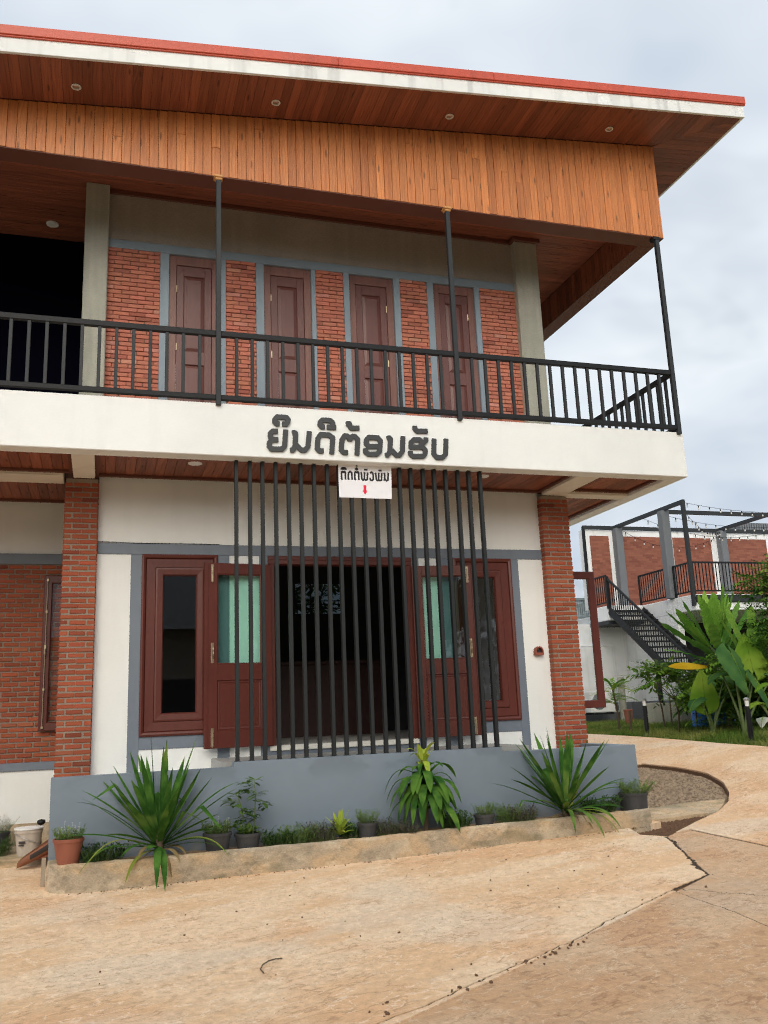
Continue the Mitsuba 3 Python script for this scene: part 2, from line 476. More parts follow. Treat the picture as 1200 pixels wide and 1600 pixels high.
def sheet(poly, step, dz, thick=0.0, edge=None, seed=1):
    """Triangulates a polygon on the ground, dz above it; with thick, its rim goes down that far."""
    rng = np.random.default_rng(seed)
    edge = edge or step
    pts = []
    geoms = getattr(poly, 'geoms', [poly])
    rings = []
    for g in geoms:
        for r in [g.exterior, *g.interiors]:
            n = max(8, int(r.length / edge)); q = np.array([r.interpolate(i / n, normalized=True).coords[0] for i in range(n)] + [c for c in r.coords[:-1]])
            s = np.array([r.project(Point(c)) for c in q]); q = q[np.argsort(s)]
            q = q[np.r_[True, np.linalg.norm(np.diff(q, axis=0), axis=1) > 1e-4]]
            rings.append(q); pts.append(q)
    x0, y0, x1, y1 = poly.bounds
    gx, gy = np.meshgrid(np.arange(x0, x1, step), np.arange(y0, y1, step))
    g = np.stack([gx.ravel(), gy.ravel()], 1) + rng.uniform(-.2, .2, (gx.size, 2)) * step
    inner = poly.buffer(-edge * 0.6)
    g = g[shapely.contains_xy(inner, g[:, 0], g[:, 1])]
    P = np.vstack([*pts, g])
    f = Delaunay(P).simplices
    c = P[f].mean(1)
    f = f[shapely.contains_xy(poly, c[:, 0], c[:, 1])]
    z = gz(P[:, 0], P[:, 1]) + dz
    m = MB().add(np.c_[P, z], f)
    if thick:
        for q in rings:
            zq = gz(q[:, 0], q[:, 1]) + dz; n = len(q)
            v = np.vstack([np.c_[q, zq], np.c_[q, zq - thick]]); i = np.arange(n); j = (i + 1) % n
            m.add(v, np.stack([i, j, j + n, i + n], 1))
    return m


FAR = Polygon([(-400, -400), (400, -400), (400, 400), (-400, 400)])
NEAR = Polygon([(-14, -6), (26, -6), (26, 34), (-14, 34)])
structure('ground', sheet(NEAR, 0.8, -0.16), 'soil', 'bare brown soil under and around the concrete drive', smooth=True)
structure('far_ground', sheet(FAR.difference(NEAR.buffer(-0.5)), 12.0, -0.25), 'lawn_soil', 'wide flat ground beyond the plot', smooth=True, cat='ground')

BED = Polygon([(6.45, 14.6), (9.32, 14.49), (9.24, 13.29), (9.1, 12.35), (8.79, 11.58), (8.36, 10.91), (7.89, 10.34), (7.36, 9.86), (6.78, 9.49), (6.25, 9.11), (5.95, 8.9), (5.80, 9.2), (5.95, 9.66), (6.45, 9.75)])
CRACK = [(5.95, 8.9), (5.5, 7.96), (5.3, 7.54), (5.13, 7.11), (4.54, 6.8), (4.03, 6.49), (3.57, 6.2), (3.15, 5.91), (2.79, 5.7), (2.49, 5.54), (2.04, 5.27), (1.69, 5.06), (1.43, 4.93), (0.4, 4.3), (-1.2, 3.3), (-4, 1.5), (-9, -2)]


def rough_line(pts, step=0.05, amp=0.012, seed=0):
    l = LineString(pts); n = int(l.length / step); rng = np.random.default_rng(seed)
    q = np.array([l.interpolate(i / n, normalized=True).coords[0] for i in range(n + 1)])
    t = np.gradient(q, axis=0); t /= np.linalg.norm(t, axis=1, keepdims=True)
    a = (rng.normal(0, 1, n + 1) + np.convolve(rng.normal(0, 1, n + 1), np.ones(7) / 3, 'same')) * amp * 0.6
    return q + np.stack([-t[:, 1], t[:, 0]], 1) * a[:, None]


crack = rough_line(CRACK, 0.04, 0.008, 3)
gap = LineString(crack).buffer(0.010, cap_style='flat')
wide = LineString(rough_line([(5.95, 8.9), (5.5, 7.96), (5.3, 7.54), (5.13, 7.11)], 0.04, 0.02, 8)).buffer(0.011)
joint1 = LineString(rough_line([(6.38, 9.09), (6.36, 8.59), (6.33, 7.77), (6.3, 5.5), (6.2, 2.0)], 0.05, 0.006, 4)).buffer(0.008)
joint2 = LineString(rough_line([(4.54, 6.8), (4.51, 6.35), (4.5, 5.96), (4.45, 5.63), (4.30, 4.6)], 0.05, 0.006, 5)).buffer(0.0045)
joint3 = LineString(rough_line([(4.61, 6.81), (4.76, 6.6), (4.88, 6.43), (5.03, 6.25), (5.6, 5.5)], 0.03, 0.02, 6)).buffer(0.006)
gaps = unary_union([gap, wide, joint1, joint2, joint3])
DRIVE = Polygon([(-13, -5), (13, -5), (12.5, 6), (10.55, 10.5), (10.92, 13.08), (11.28, 15.3), (11.36, 16.46), (11.4, 17.7), (11.37, 18.71), (11.38, 19.73), (11.2, 24), (10.5, 30), (6.3, 30), (6.3, 14.6), (5.5, 12), (-13, 13)])
DRIVE = DRIVE.difference(Polygon([(-.30, 9.75), (6.05, 9.75), (6.1, 14), (-.30, 14)]))
pale_side = Polygon([*crack.tolist(), (-13, -4), (-13, 14), (5.4, 14), (5.80, 9.2)])
slab_pale = DRIVE.intersection(pale_side).difference(BED).difference(gaps)
slab_rest = DRIVE.difference(pale_side.buffer(0.0)).difference(BED).difference(gaps)
CUT = Polygon([(-13, -6), (13.5, -6), (13.5, 5), (6.33, 7.77), (6.36, 8.59), (6.38, 9.09), (6.1, 9.05), (5.95, 8.9), (5.13, 7.1), (-13, -4)])
slab_brown, slab_far = slab_rest.intersection(CUT), slab_rest.difference(CUT)


def biggest(g):
    return max(getattr(g, 'geoms', [g]), key=lambda q: q.area)


structure('driveway', sheet(biggest(slab_pale), 0.22, 0.0, 0.10, 0.045), 'drive_pale', 'pale sandy stained concrete slab in front of the planter', cat='driveway')
scene['driveway_001'] = sheet(unary_union([g for g in getattr(slab_brown, 'geoms', [slab_brown]) if g.area > 0.05]), 0.22, -0.004, 0.10, 0.045).shape('drive_brown')
labels['driveway_001'] = {'label': 'browner concrete slab beyond the long diagonal joint', 'kind': 'structure', 'category': 'driveway'}
scene['driveway_002'] = sheet(unary_union([g for g in getattr(slab_far, 'geoms', [slab_far]) if g.area > 0.05]), 0.25, 0.003, 0.12, 0.06).shape('drive_far')
labels['driveway_002'] = {'label': 'sandy concrete lane curving past the gravel bed to the lawn', 'kind': 'structure', 'category': 'driveway'}

structure('joint_dirt', sheet(gaps.intersection(DRIVE).buffer(.003), .3, -.005, 0, .04), 'crack_dark', 'dark dirt lying in the joints and cracks of the slab', cat='dirt')
structure('gravel_bed', sheet(BED.buffer(-0.004), 0.12, -0.075, 0.0, 0.1), 'soil', 'sunken bed of gravel and soil beside the planter', cat='gravel bed')
ec = [(6.5, 14.585), (9.30, 14.475), (9.22, 13.29), (9.08, 12.36), (8.775, 11.59), (8.345, 10.92), (7.88, 10.355), (7.35, 9.875), (6.775, 9.505), (6.26, 9.125)]
ek = LineString(ec); eq = np.array([ek.interpolate(i / 90, normalized=True).coords[0] for i in range(91)]); eq[1:-1] = (eq[:-2] + eq[1:-1] * 2 + eq[2:]) / 4
ez = gz(eq[:, 0], eq[:, 1]); et = np.gradient(eq, axis=0); et /= np.linalg.norm(et, axis=1, keepdims=True); en = np.stack([et[:, 1], -et[:, 0]], 1)
ev = np.concatenate([np.c_[eq + en * o, ez + h] for o, h in ((0.0, -.10), (0.0, -.012), (-.006, -.012))]); ei = np.arange(90)
single('bed_edging', (ev, np.vstack([np.stack([ei, ei + 1, ei + 92, ei + 91], 1), np.stack([ei + 91, ei + 92, ei + 183, ei + 182], 1)])), 'clod', 'thin dark edging strip curving round the gravel bed', 'edging')
LAWN = Polygon([(10.6, 10.4), (10.95, 13.08), (11.31, 15.3), (11.39, 16.46), (11.43, 17.7), (11.40, 18.71), (11.41, 19.73), (11.23, 24), (10.5, 30), (25, 30), (25, 6), (12.6, 6)])
structure('lawn', sheet(LAWN, 0.5, -0.015, 0.1, 0.3), 'lawn_soil', 'grassy strip of ground along the far edge of the lane')

# ------------------------------------------------------------------ the house
house = thing('house', 'two-storey house with brick pillars, wooden soffits, red-brown doors and a balcony', 'house')
rng = np.random.default_rng(11)


def frame_ring(x0, x1, z0, z1, prof):
    """A picture-frame moulding: prof lists (inset, y) across the member; mitred corners."""
    n = len(prof); v = []
    for i, y in prof:
        v += [(x0 + i, y, z0 + i), (x1 - i, y, z0 + i), (x1 - i, y, z1 - i), (x0 + i, y, z1 - i)]
    f = [[a * 4 + k, a * 4 + (k + 1) % 4, (a + 1) * 4 + (k + 1) % 4, (a + 1) * 4 + k] for a in range(n - 1) for k in range(4)]
    return np.array(v), np.array(f)


# bricks: every brick of the house first goes into a list, the largest 300 in view become parts
BR = []


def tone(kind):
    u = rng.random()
    c = np.array([0.30, 0.070, 0.031]) if kind == 0 else np.array([0.44, 0.150, 0.098])  # upper bricks: same brick, haze and exposure mixed into a pinker tone
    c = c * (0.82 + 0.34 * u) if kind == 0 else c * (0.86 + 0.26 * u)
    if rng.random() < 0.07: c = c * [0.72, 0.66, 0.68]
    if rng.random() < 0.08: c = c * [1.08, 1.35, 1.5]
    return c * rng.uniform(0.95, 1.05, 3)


def brick(holder, x0, x1, yf, yb, z0, z1, kind, rank):
    dy = rng.uniform(-0.006, 0.004); e = rng.uniform(-0.0025, 0.0025, 4)
    v, f = cbox(x0 + e[0], x1 + e[1], yf + dy, yb, z0 + e[2], z1 + e[3], 0.004)
    a = rng.normal(0, 0.006); v = v.copy(); v[:, 2] += (v[:, 0] - (x0 + x1) / 2) * a
    v[:, 1] += (v[:, 0] - (x0 + x1) / 2) * rng.normal(0, 0.02) * (v[:, 1] < (yf + yb) / 2)
    BR.append((rank, holder, v, f, tone(kind)))


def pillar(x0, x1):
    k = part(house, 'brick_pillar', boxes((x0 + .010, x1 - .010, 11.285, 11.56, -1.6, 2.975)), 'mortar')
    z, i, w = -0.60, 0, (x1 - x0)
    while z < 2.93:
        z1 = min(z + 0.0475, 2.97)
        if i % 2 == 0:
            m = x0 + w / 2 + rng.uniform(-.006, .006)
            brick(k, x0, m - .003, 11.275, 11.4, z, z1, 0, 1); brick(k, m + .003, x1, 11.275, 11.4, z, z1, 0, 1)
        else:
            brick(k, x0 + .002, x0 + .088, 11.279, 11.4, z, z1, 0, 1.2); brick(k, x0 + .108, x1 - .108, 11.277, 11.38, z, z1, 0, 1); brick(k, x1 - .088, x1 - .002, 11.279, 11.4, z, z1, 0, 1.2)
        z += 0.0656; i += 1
    return k


def brick_panel(x0, x1, yf, z0, z1, kind, mort, course=0.0656, length=0.205, joint=0.018, rank=3.0, name='brick_wall', proud=0.0):
    k = part(house, name, boxes((x0, x1, yf + .006, yf + .10, z0, z1)), mort)
    z, i = z0 + .004, 0
    while z + course * 0.7 < z1:
        x = x0 - (length / 2 if i % 2 else 0) + rng.uniform(-.012, .012) * (i % 3)
        while x < x1 - .02:
            a, b = max(x, x0 + .002), min(x + length - joint, x1 - .002)
            if b - a > 0.02:
                brick(k, a, b, yf - (.010 if kind == 0 else .014), yf + .05, z, min(z + course - joint, z1), kind, rank + (abs(z - 0.4) * .2 if kind == 0 else 1 + z * .1))
            x += length
        z += course; i += 1
    return k


pillar(-0.50, -0.10)
pillar(6.005, 6.44)
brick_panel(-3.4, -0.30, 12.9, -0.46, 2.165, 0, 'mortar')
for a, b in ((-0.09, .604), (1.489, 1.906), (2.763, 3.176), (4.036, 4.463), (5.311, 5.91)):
    brick_panel(a, b, 11.40, 3.60, 6.235, 1, 'mortar_upper_shadow', course=0.0615, length=0.205, joint=0.010)
BR.sort(key=lambda q: q[0])
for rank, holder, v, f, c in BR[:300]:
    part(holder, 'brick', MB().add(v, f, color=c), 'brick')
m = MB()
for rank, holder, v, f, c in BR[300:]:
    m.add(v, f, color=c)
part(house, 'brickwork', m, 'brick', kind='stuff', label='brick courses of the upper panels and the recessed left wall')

# ground floor walls: white render, gray bands
W = [(-.10, 6.02, 11.40, 11.56, 2.185, 3.075), (-.10, .31, 11.40, 11.56, -1.6, 2.06), (.43, 1.385, 11.40, 11.56, -1.6, -.325), (1.52, 1.92, 11.40, 11.56, -1.6, 2.06), (4.11, 4.415, 11.40, 11.56, -1.6, 2.06),
     (4.61, 5.51, 11.40, 11.56, -1.6, -.325), (5.62, 6.02, 11.40, 11.56, -1.6, 2.06), (6.10, 6.30, 11.56, 18, -1.6, 3.075), (-3.4, -.12, 12.92, 13.05, 2.30, 3.10), (-3.4, -.12, 12.90, 13.05, -1.5, -.55)]
part(house, 'wall', boxes(*W), 'white_paint')
TR = [(-.10, 6.03, 11.384, 11.56, 2.052, 2.190), (.306, .440, 11.386, 11.56, -1.6, 2.052), (1.379, 1.526, 11.386, 11.56, -1.6, 2.052), (1.915, 2.026, 11.386, 11.56, -.62, 2.052), (4.003, 4.116, 11.386, 11.56, -.62, 2.052),
      (4.408, 4.618, 11.386, 11.56, -1.6, 2.052), (5.502, 5.625, 11.386, 11.56, -1.6, 2.052), (.440, 1.379, 11.386, 11.56, -.328, -.176), (4.618, 5.502, 11.386, 11.56, -.328, -.176),
      (-3.4, -.12, 12.875, 13.0, 2.165, 2.31), (-3.4, -.12, 12.875, 13.0, -.56, -.455)]
for q in TR:
    part(house, 'trim', boxes(q, b=.004), 'gray_trim')
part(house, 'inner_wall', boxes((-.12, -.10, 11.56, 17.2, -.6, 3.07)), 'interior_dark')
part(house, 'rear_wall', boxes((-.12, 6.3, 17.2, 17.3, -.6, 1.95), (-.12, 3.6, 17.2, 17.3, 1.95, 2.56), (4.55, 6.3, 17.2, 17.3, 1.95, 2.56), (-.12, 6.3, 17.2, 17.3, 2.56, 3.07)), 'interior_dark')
part(house, 'back_window', boxes((3.6, 4.55, 17.21, 17.25, 2.05, 2.07), (3.6, 4.55, 17.21, 17.25, 2.13, 2.15), (3.6, 4.55, 17.21, 17.25, 2.20, 2.22), (3.9, 3.93, 17.21, 17.25, 1.95, 2.56)), 'interior_dark')
part(house, 'back_pane', boxes((3.6, 4.55, 17.26, 17.262, 1.95, 2.56)), 'glass_dimming')  # added pane, darkens the bright view behind the room
part(house, 'floor', boxes((-.1, 6.1, 11.41, 17.2, -.6, -.362)), 'tile_porch')
part(house, 'door_sill', boxes((2.026, 4.003, 11.36, 11.60, -.42, -.358), b=.006), 'tile_white')
part(house, 'door_riser', boxes((1.92, 4.11, 11.392, 11.45, -1.0, -.422)), 'gray_trim')
part(house, 'porch', boxes((1.30, 5.05, 10.30, 11.38, -1.5, -.47), (-.30, 6.0, 10.30, 11.38, -1.5, -.60)), 'tile_porch')
cn = part(house, 'counter', boxes((2.7, 4.75, 15.4, 15.46, -.36, .86), (2.62, 4.83, 15.3, 15.9, .86, .91)), 'interior_wood')

# fixed windows beside the door
for x0, x1 in ((.440, 1.379), (4.618, 5.502)):
    w = part(house, 'window', frame_ring(x0, x1, -.176, 2.052, [(0, 11.42), (0, 11.360), (.022, 11.352), (.045, 11.362), (.05, 11.380), (.058, 11.388), (.060, 11.376), (.165, 11.380), (.168, 11.396), (.172, 11.372), (.190, 11.368), (.255, 11.372), (.268, 11.39), (.272, 11.43)]), 'door_red')
    part(w, 'pane', boxes((x0 + .265, x1 - .265, 11.410, 11.411, .085, 1.79)), 'glass_clear')
# door frame and its two leaves, folded back against the wall
part(house, 'door_frame', boxes((2.026, 2.105, 11.362, 11.52, -.36, 1.94), (3.925, 4.003, 11.362, 11.52, -.36, 1.94), (2.026, 4.003, 11.360, 11.52, 1.94, 2.052), (2.026, 4.003, 11.35, 11.37, 1.995, 2.045), b=.006), 'door_red')


def leaf_xf(v, hx, hy, fx, fy):
    """Local (s from hinge, depth towards the viewer, z) to world."""
    d = np.array([fx - hx, fy - hy]); d = d / np.linalg.norm(d); n = np.array([d[1], -d[0]])
    if n[1] > 0: n = -n
    return np.c_[hx + d[0] * v[:, 0] + n[0] * v[:, 1], hy + d[1] * v[:, 0] + n[1] * v[:, 1], v[:, 2]]


def door_leaf(hx, hy, fx, fy, z0, z1):
    Wd = math.hypot(fx - hx, fy - hy); H = z1 - z0
    sl, sr = .135, Wd - .15
    g0, g1, p0, p1 = z0 + 1.01, z1 - .14, z0 + .205, z0 + .81
    m = MB()
    for q in ((0, sl, -.022, .022, z0, z1), (sr, Wd, -.022, .022, z0, z1), (sl, sr, -.022, .022, g1, z1), (sl, sr, -.022, .022, p1, g0), (sl, sr, -.022, .022, z0, p0), (Wd - .03, Wd + .012, -.03, .034, z0 + .002, z1 - .002)):
        v, f = cbox(*q, .004); m.add(leaf_xf(v, hx, hy, fx, fy), f)
    k = part(house, 'door', m, 'door_red')
    v, f = frame_ring(sl, sr, p0, p1, [(0, .022), (.012, .012), (.022, .018), (.05, .004), (.055, .012), (.2, .012)]); v = v[:, [0, 1, 2]]
    v, f2 = np.vstack([v, [[sl + .1, .012, p0 + .1], [sr - .1, .012, p0 + .1], [sr - .1, .012, p1 - .1], [sl + .1, .012, p1 - .1]]]), np.vstack([f, [[24, 25, 26, 27]]])
    part(k, 'panel', (leaf_xf(v, hx, hy, fx, fy), f2), 'door_red')
    v, f = box(sl + .02, sr - .02, -.012, .010, p0 + .02, p1 - .02); part(k, 'panel_back', (leaf_xf(v, hx, hy, fx, fy), f), 'door_red')
    v, f = frame_ring(sl, sr, g0, g1, [(0, .024), (.012, .016), (.014, .004)]); part(k, 'glazing_bead', (leaf_xf(v, hx, hy, fx, fy), f), 'door_red')
    v = np.array([(sl, 0, g0), (sr, 0, g0), (sr, 0, g1), (sl, 0, g1)], float); part(k, 'pane', (leaf_xf(v, hx, hy, fx, fy), np.array([[0, 1, 2, 3]])), 'glass_green')
    s = Wd - .085
    for za, zb in ((z1 - .24, z1 - .02), (z0 + .02, z0 + .24)):
        m = MB(); v, f = cbox(s - .017, s + .017, .022, .027, za, zb, .003); m.add(leaf_xf(v, hx, hy, fx, fy), f)
        v, f = tube([(s, .034, za - .01), (s, .034, zb - .03)], .007, 8); m.add(leaf_xf(v, hx, hy, fx, fy), f)
        v, f = cbox(s - .012, s + .012, .027, .048, (za + zb) / 2 - .012, (za + zb) / 2 + .012, .004); m.add(leaf_xf(v, hx, hy, fx, fy), f)
        part(k, 'bolt', m, 'brass')
    m = MB(); zc = z0 + 1.15
    v, f = cbox(s - .018, s + .018, .022, .028, zc - .13, zc + .12, .005); m.add(leaf_xf(v, hx, hy, fx, fy), f)
    th = np.linspace(-1, 1, 9)
    v, f = tube([(s, .028 + .045 * (1 - t * t), zc + .01 + .085 * t) for t in th], .009, 8); m.add(leaf_xf(v, hx, hy, fx, fy), f)
    v, f = tube([(s, .028, zc - .09), (s, .042, zc - .09)], .011, 10); m.add(leaf_xf(v, hx, hy, fx, fy), f)
    part(k, 'handle', m, 'brass')


door_leaf(2.05, 11.33, 1.205, 11.22, -.35, 1.925)
door_leaf(3.985, 11.33, 4.83, 11.20, -.35, 1.925)


def casement(x0, x1, y0, z0, z1, glass, y1=None):
    """An opened casement leaf, parallel to the facade."""
    k = part(house, 'casement', frame_ring(x0, x1, z0, z1, [(0, y0 + .04), (0, y0), (.012, y0 - .006), (.10, y0 - .004), (.112, y0 + .008), (.115, y0 + .04), (0, y0 + .04)]), 'door_red')
    part(k, 'pane', boxes((x0 + .11, x1 - .11, y0 + .018, y0 + .0195, z0 + .11, z1 - .11)), glass)
    return k


cl = casement(-.785, -.10, 12.80, -.065, 2.00, 'glass_clear')
m = MB().add(*tube([(-.735, 12.775, -.03), (-.735, 12.775, 1.96)], .007, 8))
for z in (-.02, .47, 1.0, 1.5, 1.93): m.add(*cbox(-.75, -.72, 12.765, 12.797, z - .018, z + .018, .004))
m.add(*cbox(-.75, -.72, 12.765, 12.797, .93, 1.06, .004)); m.add(*tube([(-.735, 12.765, 1.0), (-.735, 12.735, 1.0), (-.735, 12.72, .93)], .009, 8))
part(cl, 'bolt', m, 'brass')
part(house, 'window', boxes((-1.3, -.2, 12.93, 12.98, -.10, 2.05)), 'interior_dark')
casement(6.46, 7.215, 12.02, -.066, 1.985, 'glass_clear')

# upper floor: doors between brick panels
for a, b in ((.722, 1.40), (2.018, 2.698), (3.262, 3.938), (4.564, 5.228)):
    k = part(house, 'balcony_door', boxes((a, a + .10, 11.425, 11.5, 3.6, 6.235), (b - .10, b, 11.425, 11.5, 3.6, 6.235), (a + .10, b - .10, 11.425, 11.5, 6.10, 6.235), b=.004), 'door_upper_frame')
    x0, x1 = a + .105, b - .105; s = .095
    part(k, 'leaf', boxes((x0, x0 + s, 11.44, 11.48, 3.61, 6.095), (x1 - s, x1, 11.44, 11.48, 3.61, 6.095), (x0 + s, x1 - s, 11.44, 11.48, 5.95, 6.095), (x0 + s, x1 - s, 11.44, 11.48, 4.66, 4.85), (x0 + s, x1 - s, 11.44, 11.48, 3.61, 3.86), b=.003), 'door_upper')
    for p0, p1 in ((4.85, 5.95), (3.86, 4.66)):
        v, f = frame_ring(x0 + s, x1 - s, p0, p1, [(0, 11.44), (.010, 11.462), (.022, 11.458), (.05, 11.446), (.052, 11.446), (.07, 11.446)])
        v, f = np.vstack([v, [[x0 + s + .07, 11.446, p0 + .07], [x1 - s - .07, 11.446, p0 + .07], [x1 - s - .07, 11.446, p1 - .07], [x0 + s + .07, 11.446, p1 - .07]]]), np.vstack([f, [[24, 25, 26, 27]]])
        part(k, 'panel', (v, f), 'door_upper')
    m = MB()
    hx = x0 + .004 if a < 3 else x1 - .004
    for z in (4.0, 4.9, 5.75): m.add(*tube([(hx, 11.436, z - .05), (hx, 11.436, z + .05)], .009, 8))
    part(k, 'hinge', m, 'brass')
for q in ((-.08, 5.91, 11.382, 11.5, 6.236, 6.362), (.602, .722, 11.384, 11.5, 3.6, 6.236), (1.40, 1.489, 11.384, 11.5, 3.6, 6.236), (1.906, 2.018, 11.384, 11.5, 3.6, 6.236), (2.698, 2.763, 11.384, 11.5, 3.6, 6.236),
          (3.176, 3.262, 11.384, 11.5, 3.6, 6.236), (3.938, 4.036, 11.384, 11.5, 3.6, 6.236), (4.463, 4.564, 11.384, 11.5, 3.6, 6.236), (5.228, 5.311, 11.384, 11.5, 3.6, 6.236)):
    part(house, 'trim', boxes(q, b=.004), 'gray_trim_upper')
part(house, 'wall', boxes((-.08, 5.91, 11.40, 11.55, 6.362, 7.12)), 'render_taupe', label='bare taupe rendered band above the balcony doors')
part(house, 'concrete_column', boxes((-.38, -.078, 11.28, 11.58, 3.6, 7.10), b=.012), 'concrete_column')
part(house, 'concrete_column', boxes((5.905, 6.287, 11.28, 11.60, 3.6, 7.10), b=.012), 'concrete_column')
part(house, 'column_collar', boxes((5.86, 6.33, 11.23, 11.60, 7.03, 7.098), b=.006), 'wood_trim')
part(house, 'cornice', boxes((-.08, 5.86, 11.37, 11.40, 7.03, 7.098), b=.006), 'wood_trim')
part(house, 'dark_bay_sheet', boxes((-8, -.36, 12.92, 12.96, 3.60, 7.10)), 'bay_darkness', label='near-black navy sheet standing in for the darkness of the open left balcony bay')  # the sheet's colour carries the deep shade of the open bay
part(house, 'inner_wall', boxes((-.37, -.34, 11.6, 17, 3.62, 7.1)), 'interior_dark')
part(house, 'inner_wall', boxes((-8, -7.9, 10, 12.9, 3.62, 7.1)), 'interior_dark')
part(house, 'side_wall', boxes((6.2, 6.285, 11.61, 17.5, 3.62, 7.1)), 'render_taupe')

# the balcony slab: deck, white edge beams, cross beams
part(house, 'deck', boxes((-8, 7.60, 10.02, 18, 3.10, 3.60)), 'beam_paint')
part(house, 'fascia_beam', boxes((-8, 7.61, 10.0, 10.23, 2.98, 3.62), (7.395, 7.61, 10.23, 18, 2.98, 3.62), b=.008), 'white_paint')
for q in ((-.405, -.150, 10.231, 11.28, 2.984, 3.3), (6.03, 6.38, 10.231, 11.28, 2.984, 3.3), (6.30, 7.394, 11.16, 11.40, 2.984, 3.3), (-8, -.52, 11.22, 11.60, 2.984, 3.3)):
    part(house, 'cross_beam', boxes(q, b=.008), 'beam_paint')


def ceiling(name, cells, zc, pitch, matname, along='y', gap=0.004, t=0.014, slope=0.0, z0=0.0):
    k = house + '__' + name
    for x0, x1, y0, y1 in cells:
        a, e = (x0, x1) if along == 'y' else (y0, y1)
        n = max(1, int(round((e - a) / pitch))); w = (e - a) / n
        for i in range(n):
            lo, hi = a + i * w + gap / 2, a + (i + 1) * w - gap / 2
            dz = rng.uniform(-.0015, .0015)
            v, f = cbox(*((lo, hi, y0, y1) if along == 'y' else (x0, x1, lo, hi)), zc + dz, zc + dz + t, .003)
            yield v, f, (lo + hi) / 2


def lay_planks(holder, cells, zc, pitch, along, m='wood_dark', name='plank'):
    for v, f, c in ceiling('', cells, zc, pitch, m, along):
        ax, ac = ([0, 1, 0], [1, 0, 0]) if along == 'y' else ([1, 0, 0], [0, 1, 0])
        part(holder, name, plank_mesh(v, f, ax, ac, np.array([c, c, 0])), m)


LC = part(house, 'porch_ceiling', boxes((-8, 7.395, 10.23, 13.0, 3.09, 3.099)), 'wood_trim')
cells = [(-2.4, -.405, 10.29, 11.22), (-.150, 6.03, 10.23, 11.34), (6.38, 7.395, 10.23, 11.16), (6.46, 7.395, 11.40, 13.4), (-2.4, -.52, 11.60, 12.84)]
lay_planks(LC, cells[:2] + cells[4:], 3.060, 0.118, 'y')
lay_planks(LC, cells[2:4], 3.060, 0.118, 'y')
for x0, x1, y0, y1 in cells:
    tz = (3.022, 3.062); w = .045
    q = [(x0, x1, y0, y0 + w, *tz), (x0, x1, y1 - w, y1, *tz), (x0, x0 + w, y0 + w, y1 - w, *tz), (x1 - w, x1, y0 + w, y1 - w, *tz)]
    part(LC, 'edging', boxes(*q, b=.005), 'wood_trim')

# balcony ceiling, the boxed fascia round it and the tilted roof
M0, MX = 7.375, 0.09888
BC = part(house, 'balcony_ceiling', boxes((-8, 7.42, 10.28, 17, 7.135, 7.15)), 'wood_trim')
lay_planks(BC, [(-3.0, 7.42, 10.28, 12.88)], 7.10, 0.105, 'x')
m = MB()
for v, f, c in ceiling('', [(-8, 7.42, 12.88, 17)], 7.10, 0.105, '', 'x'):
    PLANK_ID[0] += 1
    m.add(v, f, uv=np.stack([v[:, 0], v[:, 1] - c + 10.0 * PLANK_ID[0]], -1))
part(BC, 'planking', m, 'wood_dark', kind='stuff')
FB = part(house, 'fascia', MB().add(*[np.array([(x, y, z if z < 7 else M0 + MX * x) for x in (-8, 7.662) for y in (10.02, 10.26) for z in (6.63, 9)]), BOXF]), 'wood_trim')
n, x = 0, -2.0
while x < 7.675:
    w = min(0.108, 7.682 - x)
    cuts = [6.612 + rng.uniform(-.004, .004)]
    top = M0 + MX * x - .004
    if rng.random() < 0.2: cuts.append(rng.uniform(6.85, top - .12))
    cuts.append(top)
    for a, b in zip(cuts[:-1], cuts[1:]):
        v, f = cbox(x + .0022, x + w - .0022, 10.0 + rng.uniform(-.003, .003), 10.02, a, b - .003, .003)
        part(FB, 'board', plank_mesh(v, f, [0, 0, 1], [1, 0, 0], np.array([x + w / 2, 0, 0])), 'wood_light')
    x += w
part(house, 'fascia_soffit', boxes((-8, 7.68, 10.0, 10.28, 6.596, 6.608), (7.42, 7.68, 10.281, 17, 6.596, 6.608), b=.003), 'wood_trim')
part(house, 'fascia_return', MB().add(*[np.array([(x, y, z if z < 7 else M0 + MX * x) for x in (7.44, 7.66) for y in (10.262, 17) for z in (6.61, 9)]), BOXF]), 'wood_trim')
m = MB()
for i in range(62):
    y = 10.282 + i * .108
    for xa, xb in ((7.422, 7.44), (7.66, 7.682)):
        v, f = cbox(xa, xb, y + .002, y + .106, 6.612, M0 + MX * xa - .01 if xa > 7.6 else 7.098, .003); PLANK_ID[0] += 1
        m.add(v, f, uv=np.stack([v[:, 2], v[:, 1] - (y + .054) + 10.0 * PLANK_ID[0]], -1))
part(house, 'return_boards', m, 'wood_dark', kind='stuff')


def tilt(v):
    v = v.copy(); v[:, 2] += M0 + MX * v[:, 0]; return v


RF = house + '__roof'
m = MB()
for q in ((-8, 8.70, 9.23, 18.5, .02, .30),):
    v, f = box(*q); m.add(tilt(v), f)
part(house, 'roof', m, 'roof_red')
m = MB()
for q in ((-8, 8.712, 9.195, 9.235, -.004, .186), (8.672, 8.712, 9.235, 18.5, -.004, .186)):
    v, f = cbox(*q, .004); m.add(tilt(v), f)
part(RF, 'edge_board', m, 'white_fascia')
for a, b in ((-8, 2.58), (2.584, 4.70), (4.704, 8.73)):
    v1, f1 = cbox(a, b, 9.160, 9.24, .196, .318, .006); v2, f2 = cbox(a, b, 9.175, 9.2, .180, .197, .002)
    part(RF, 'edge_flashing', MB().add(tilt(v1), f1).add(tilt(v2), f2), 'roof_red')
v, f = cbox(8.672, 8.735, 9.241, 18.5, .196, .316, .006); part(RF, 'edge_flashing', MB().add(tilt(v), f), 'roof_red')
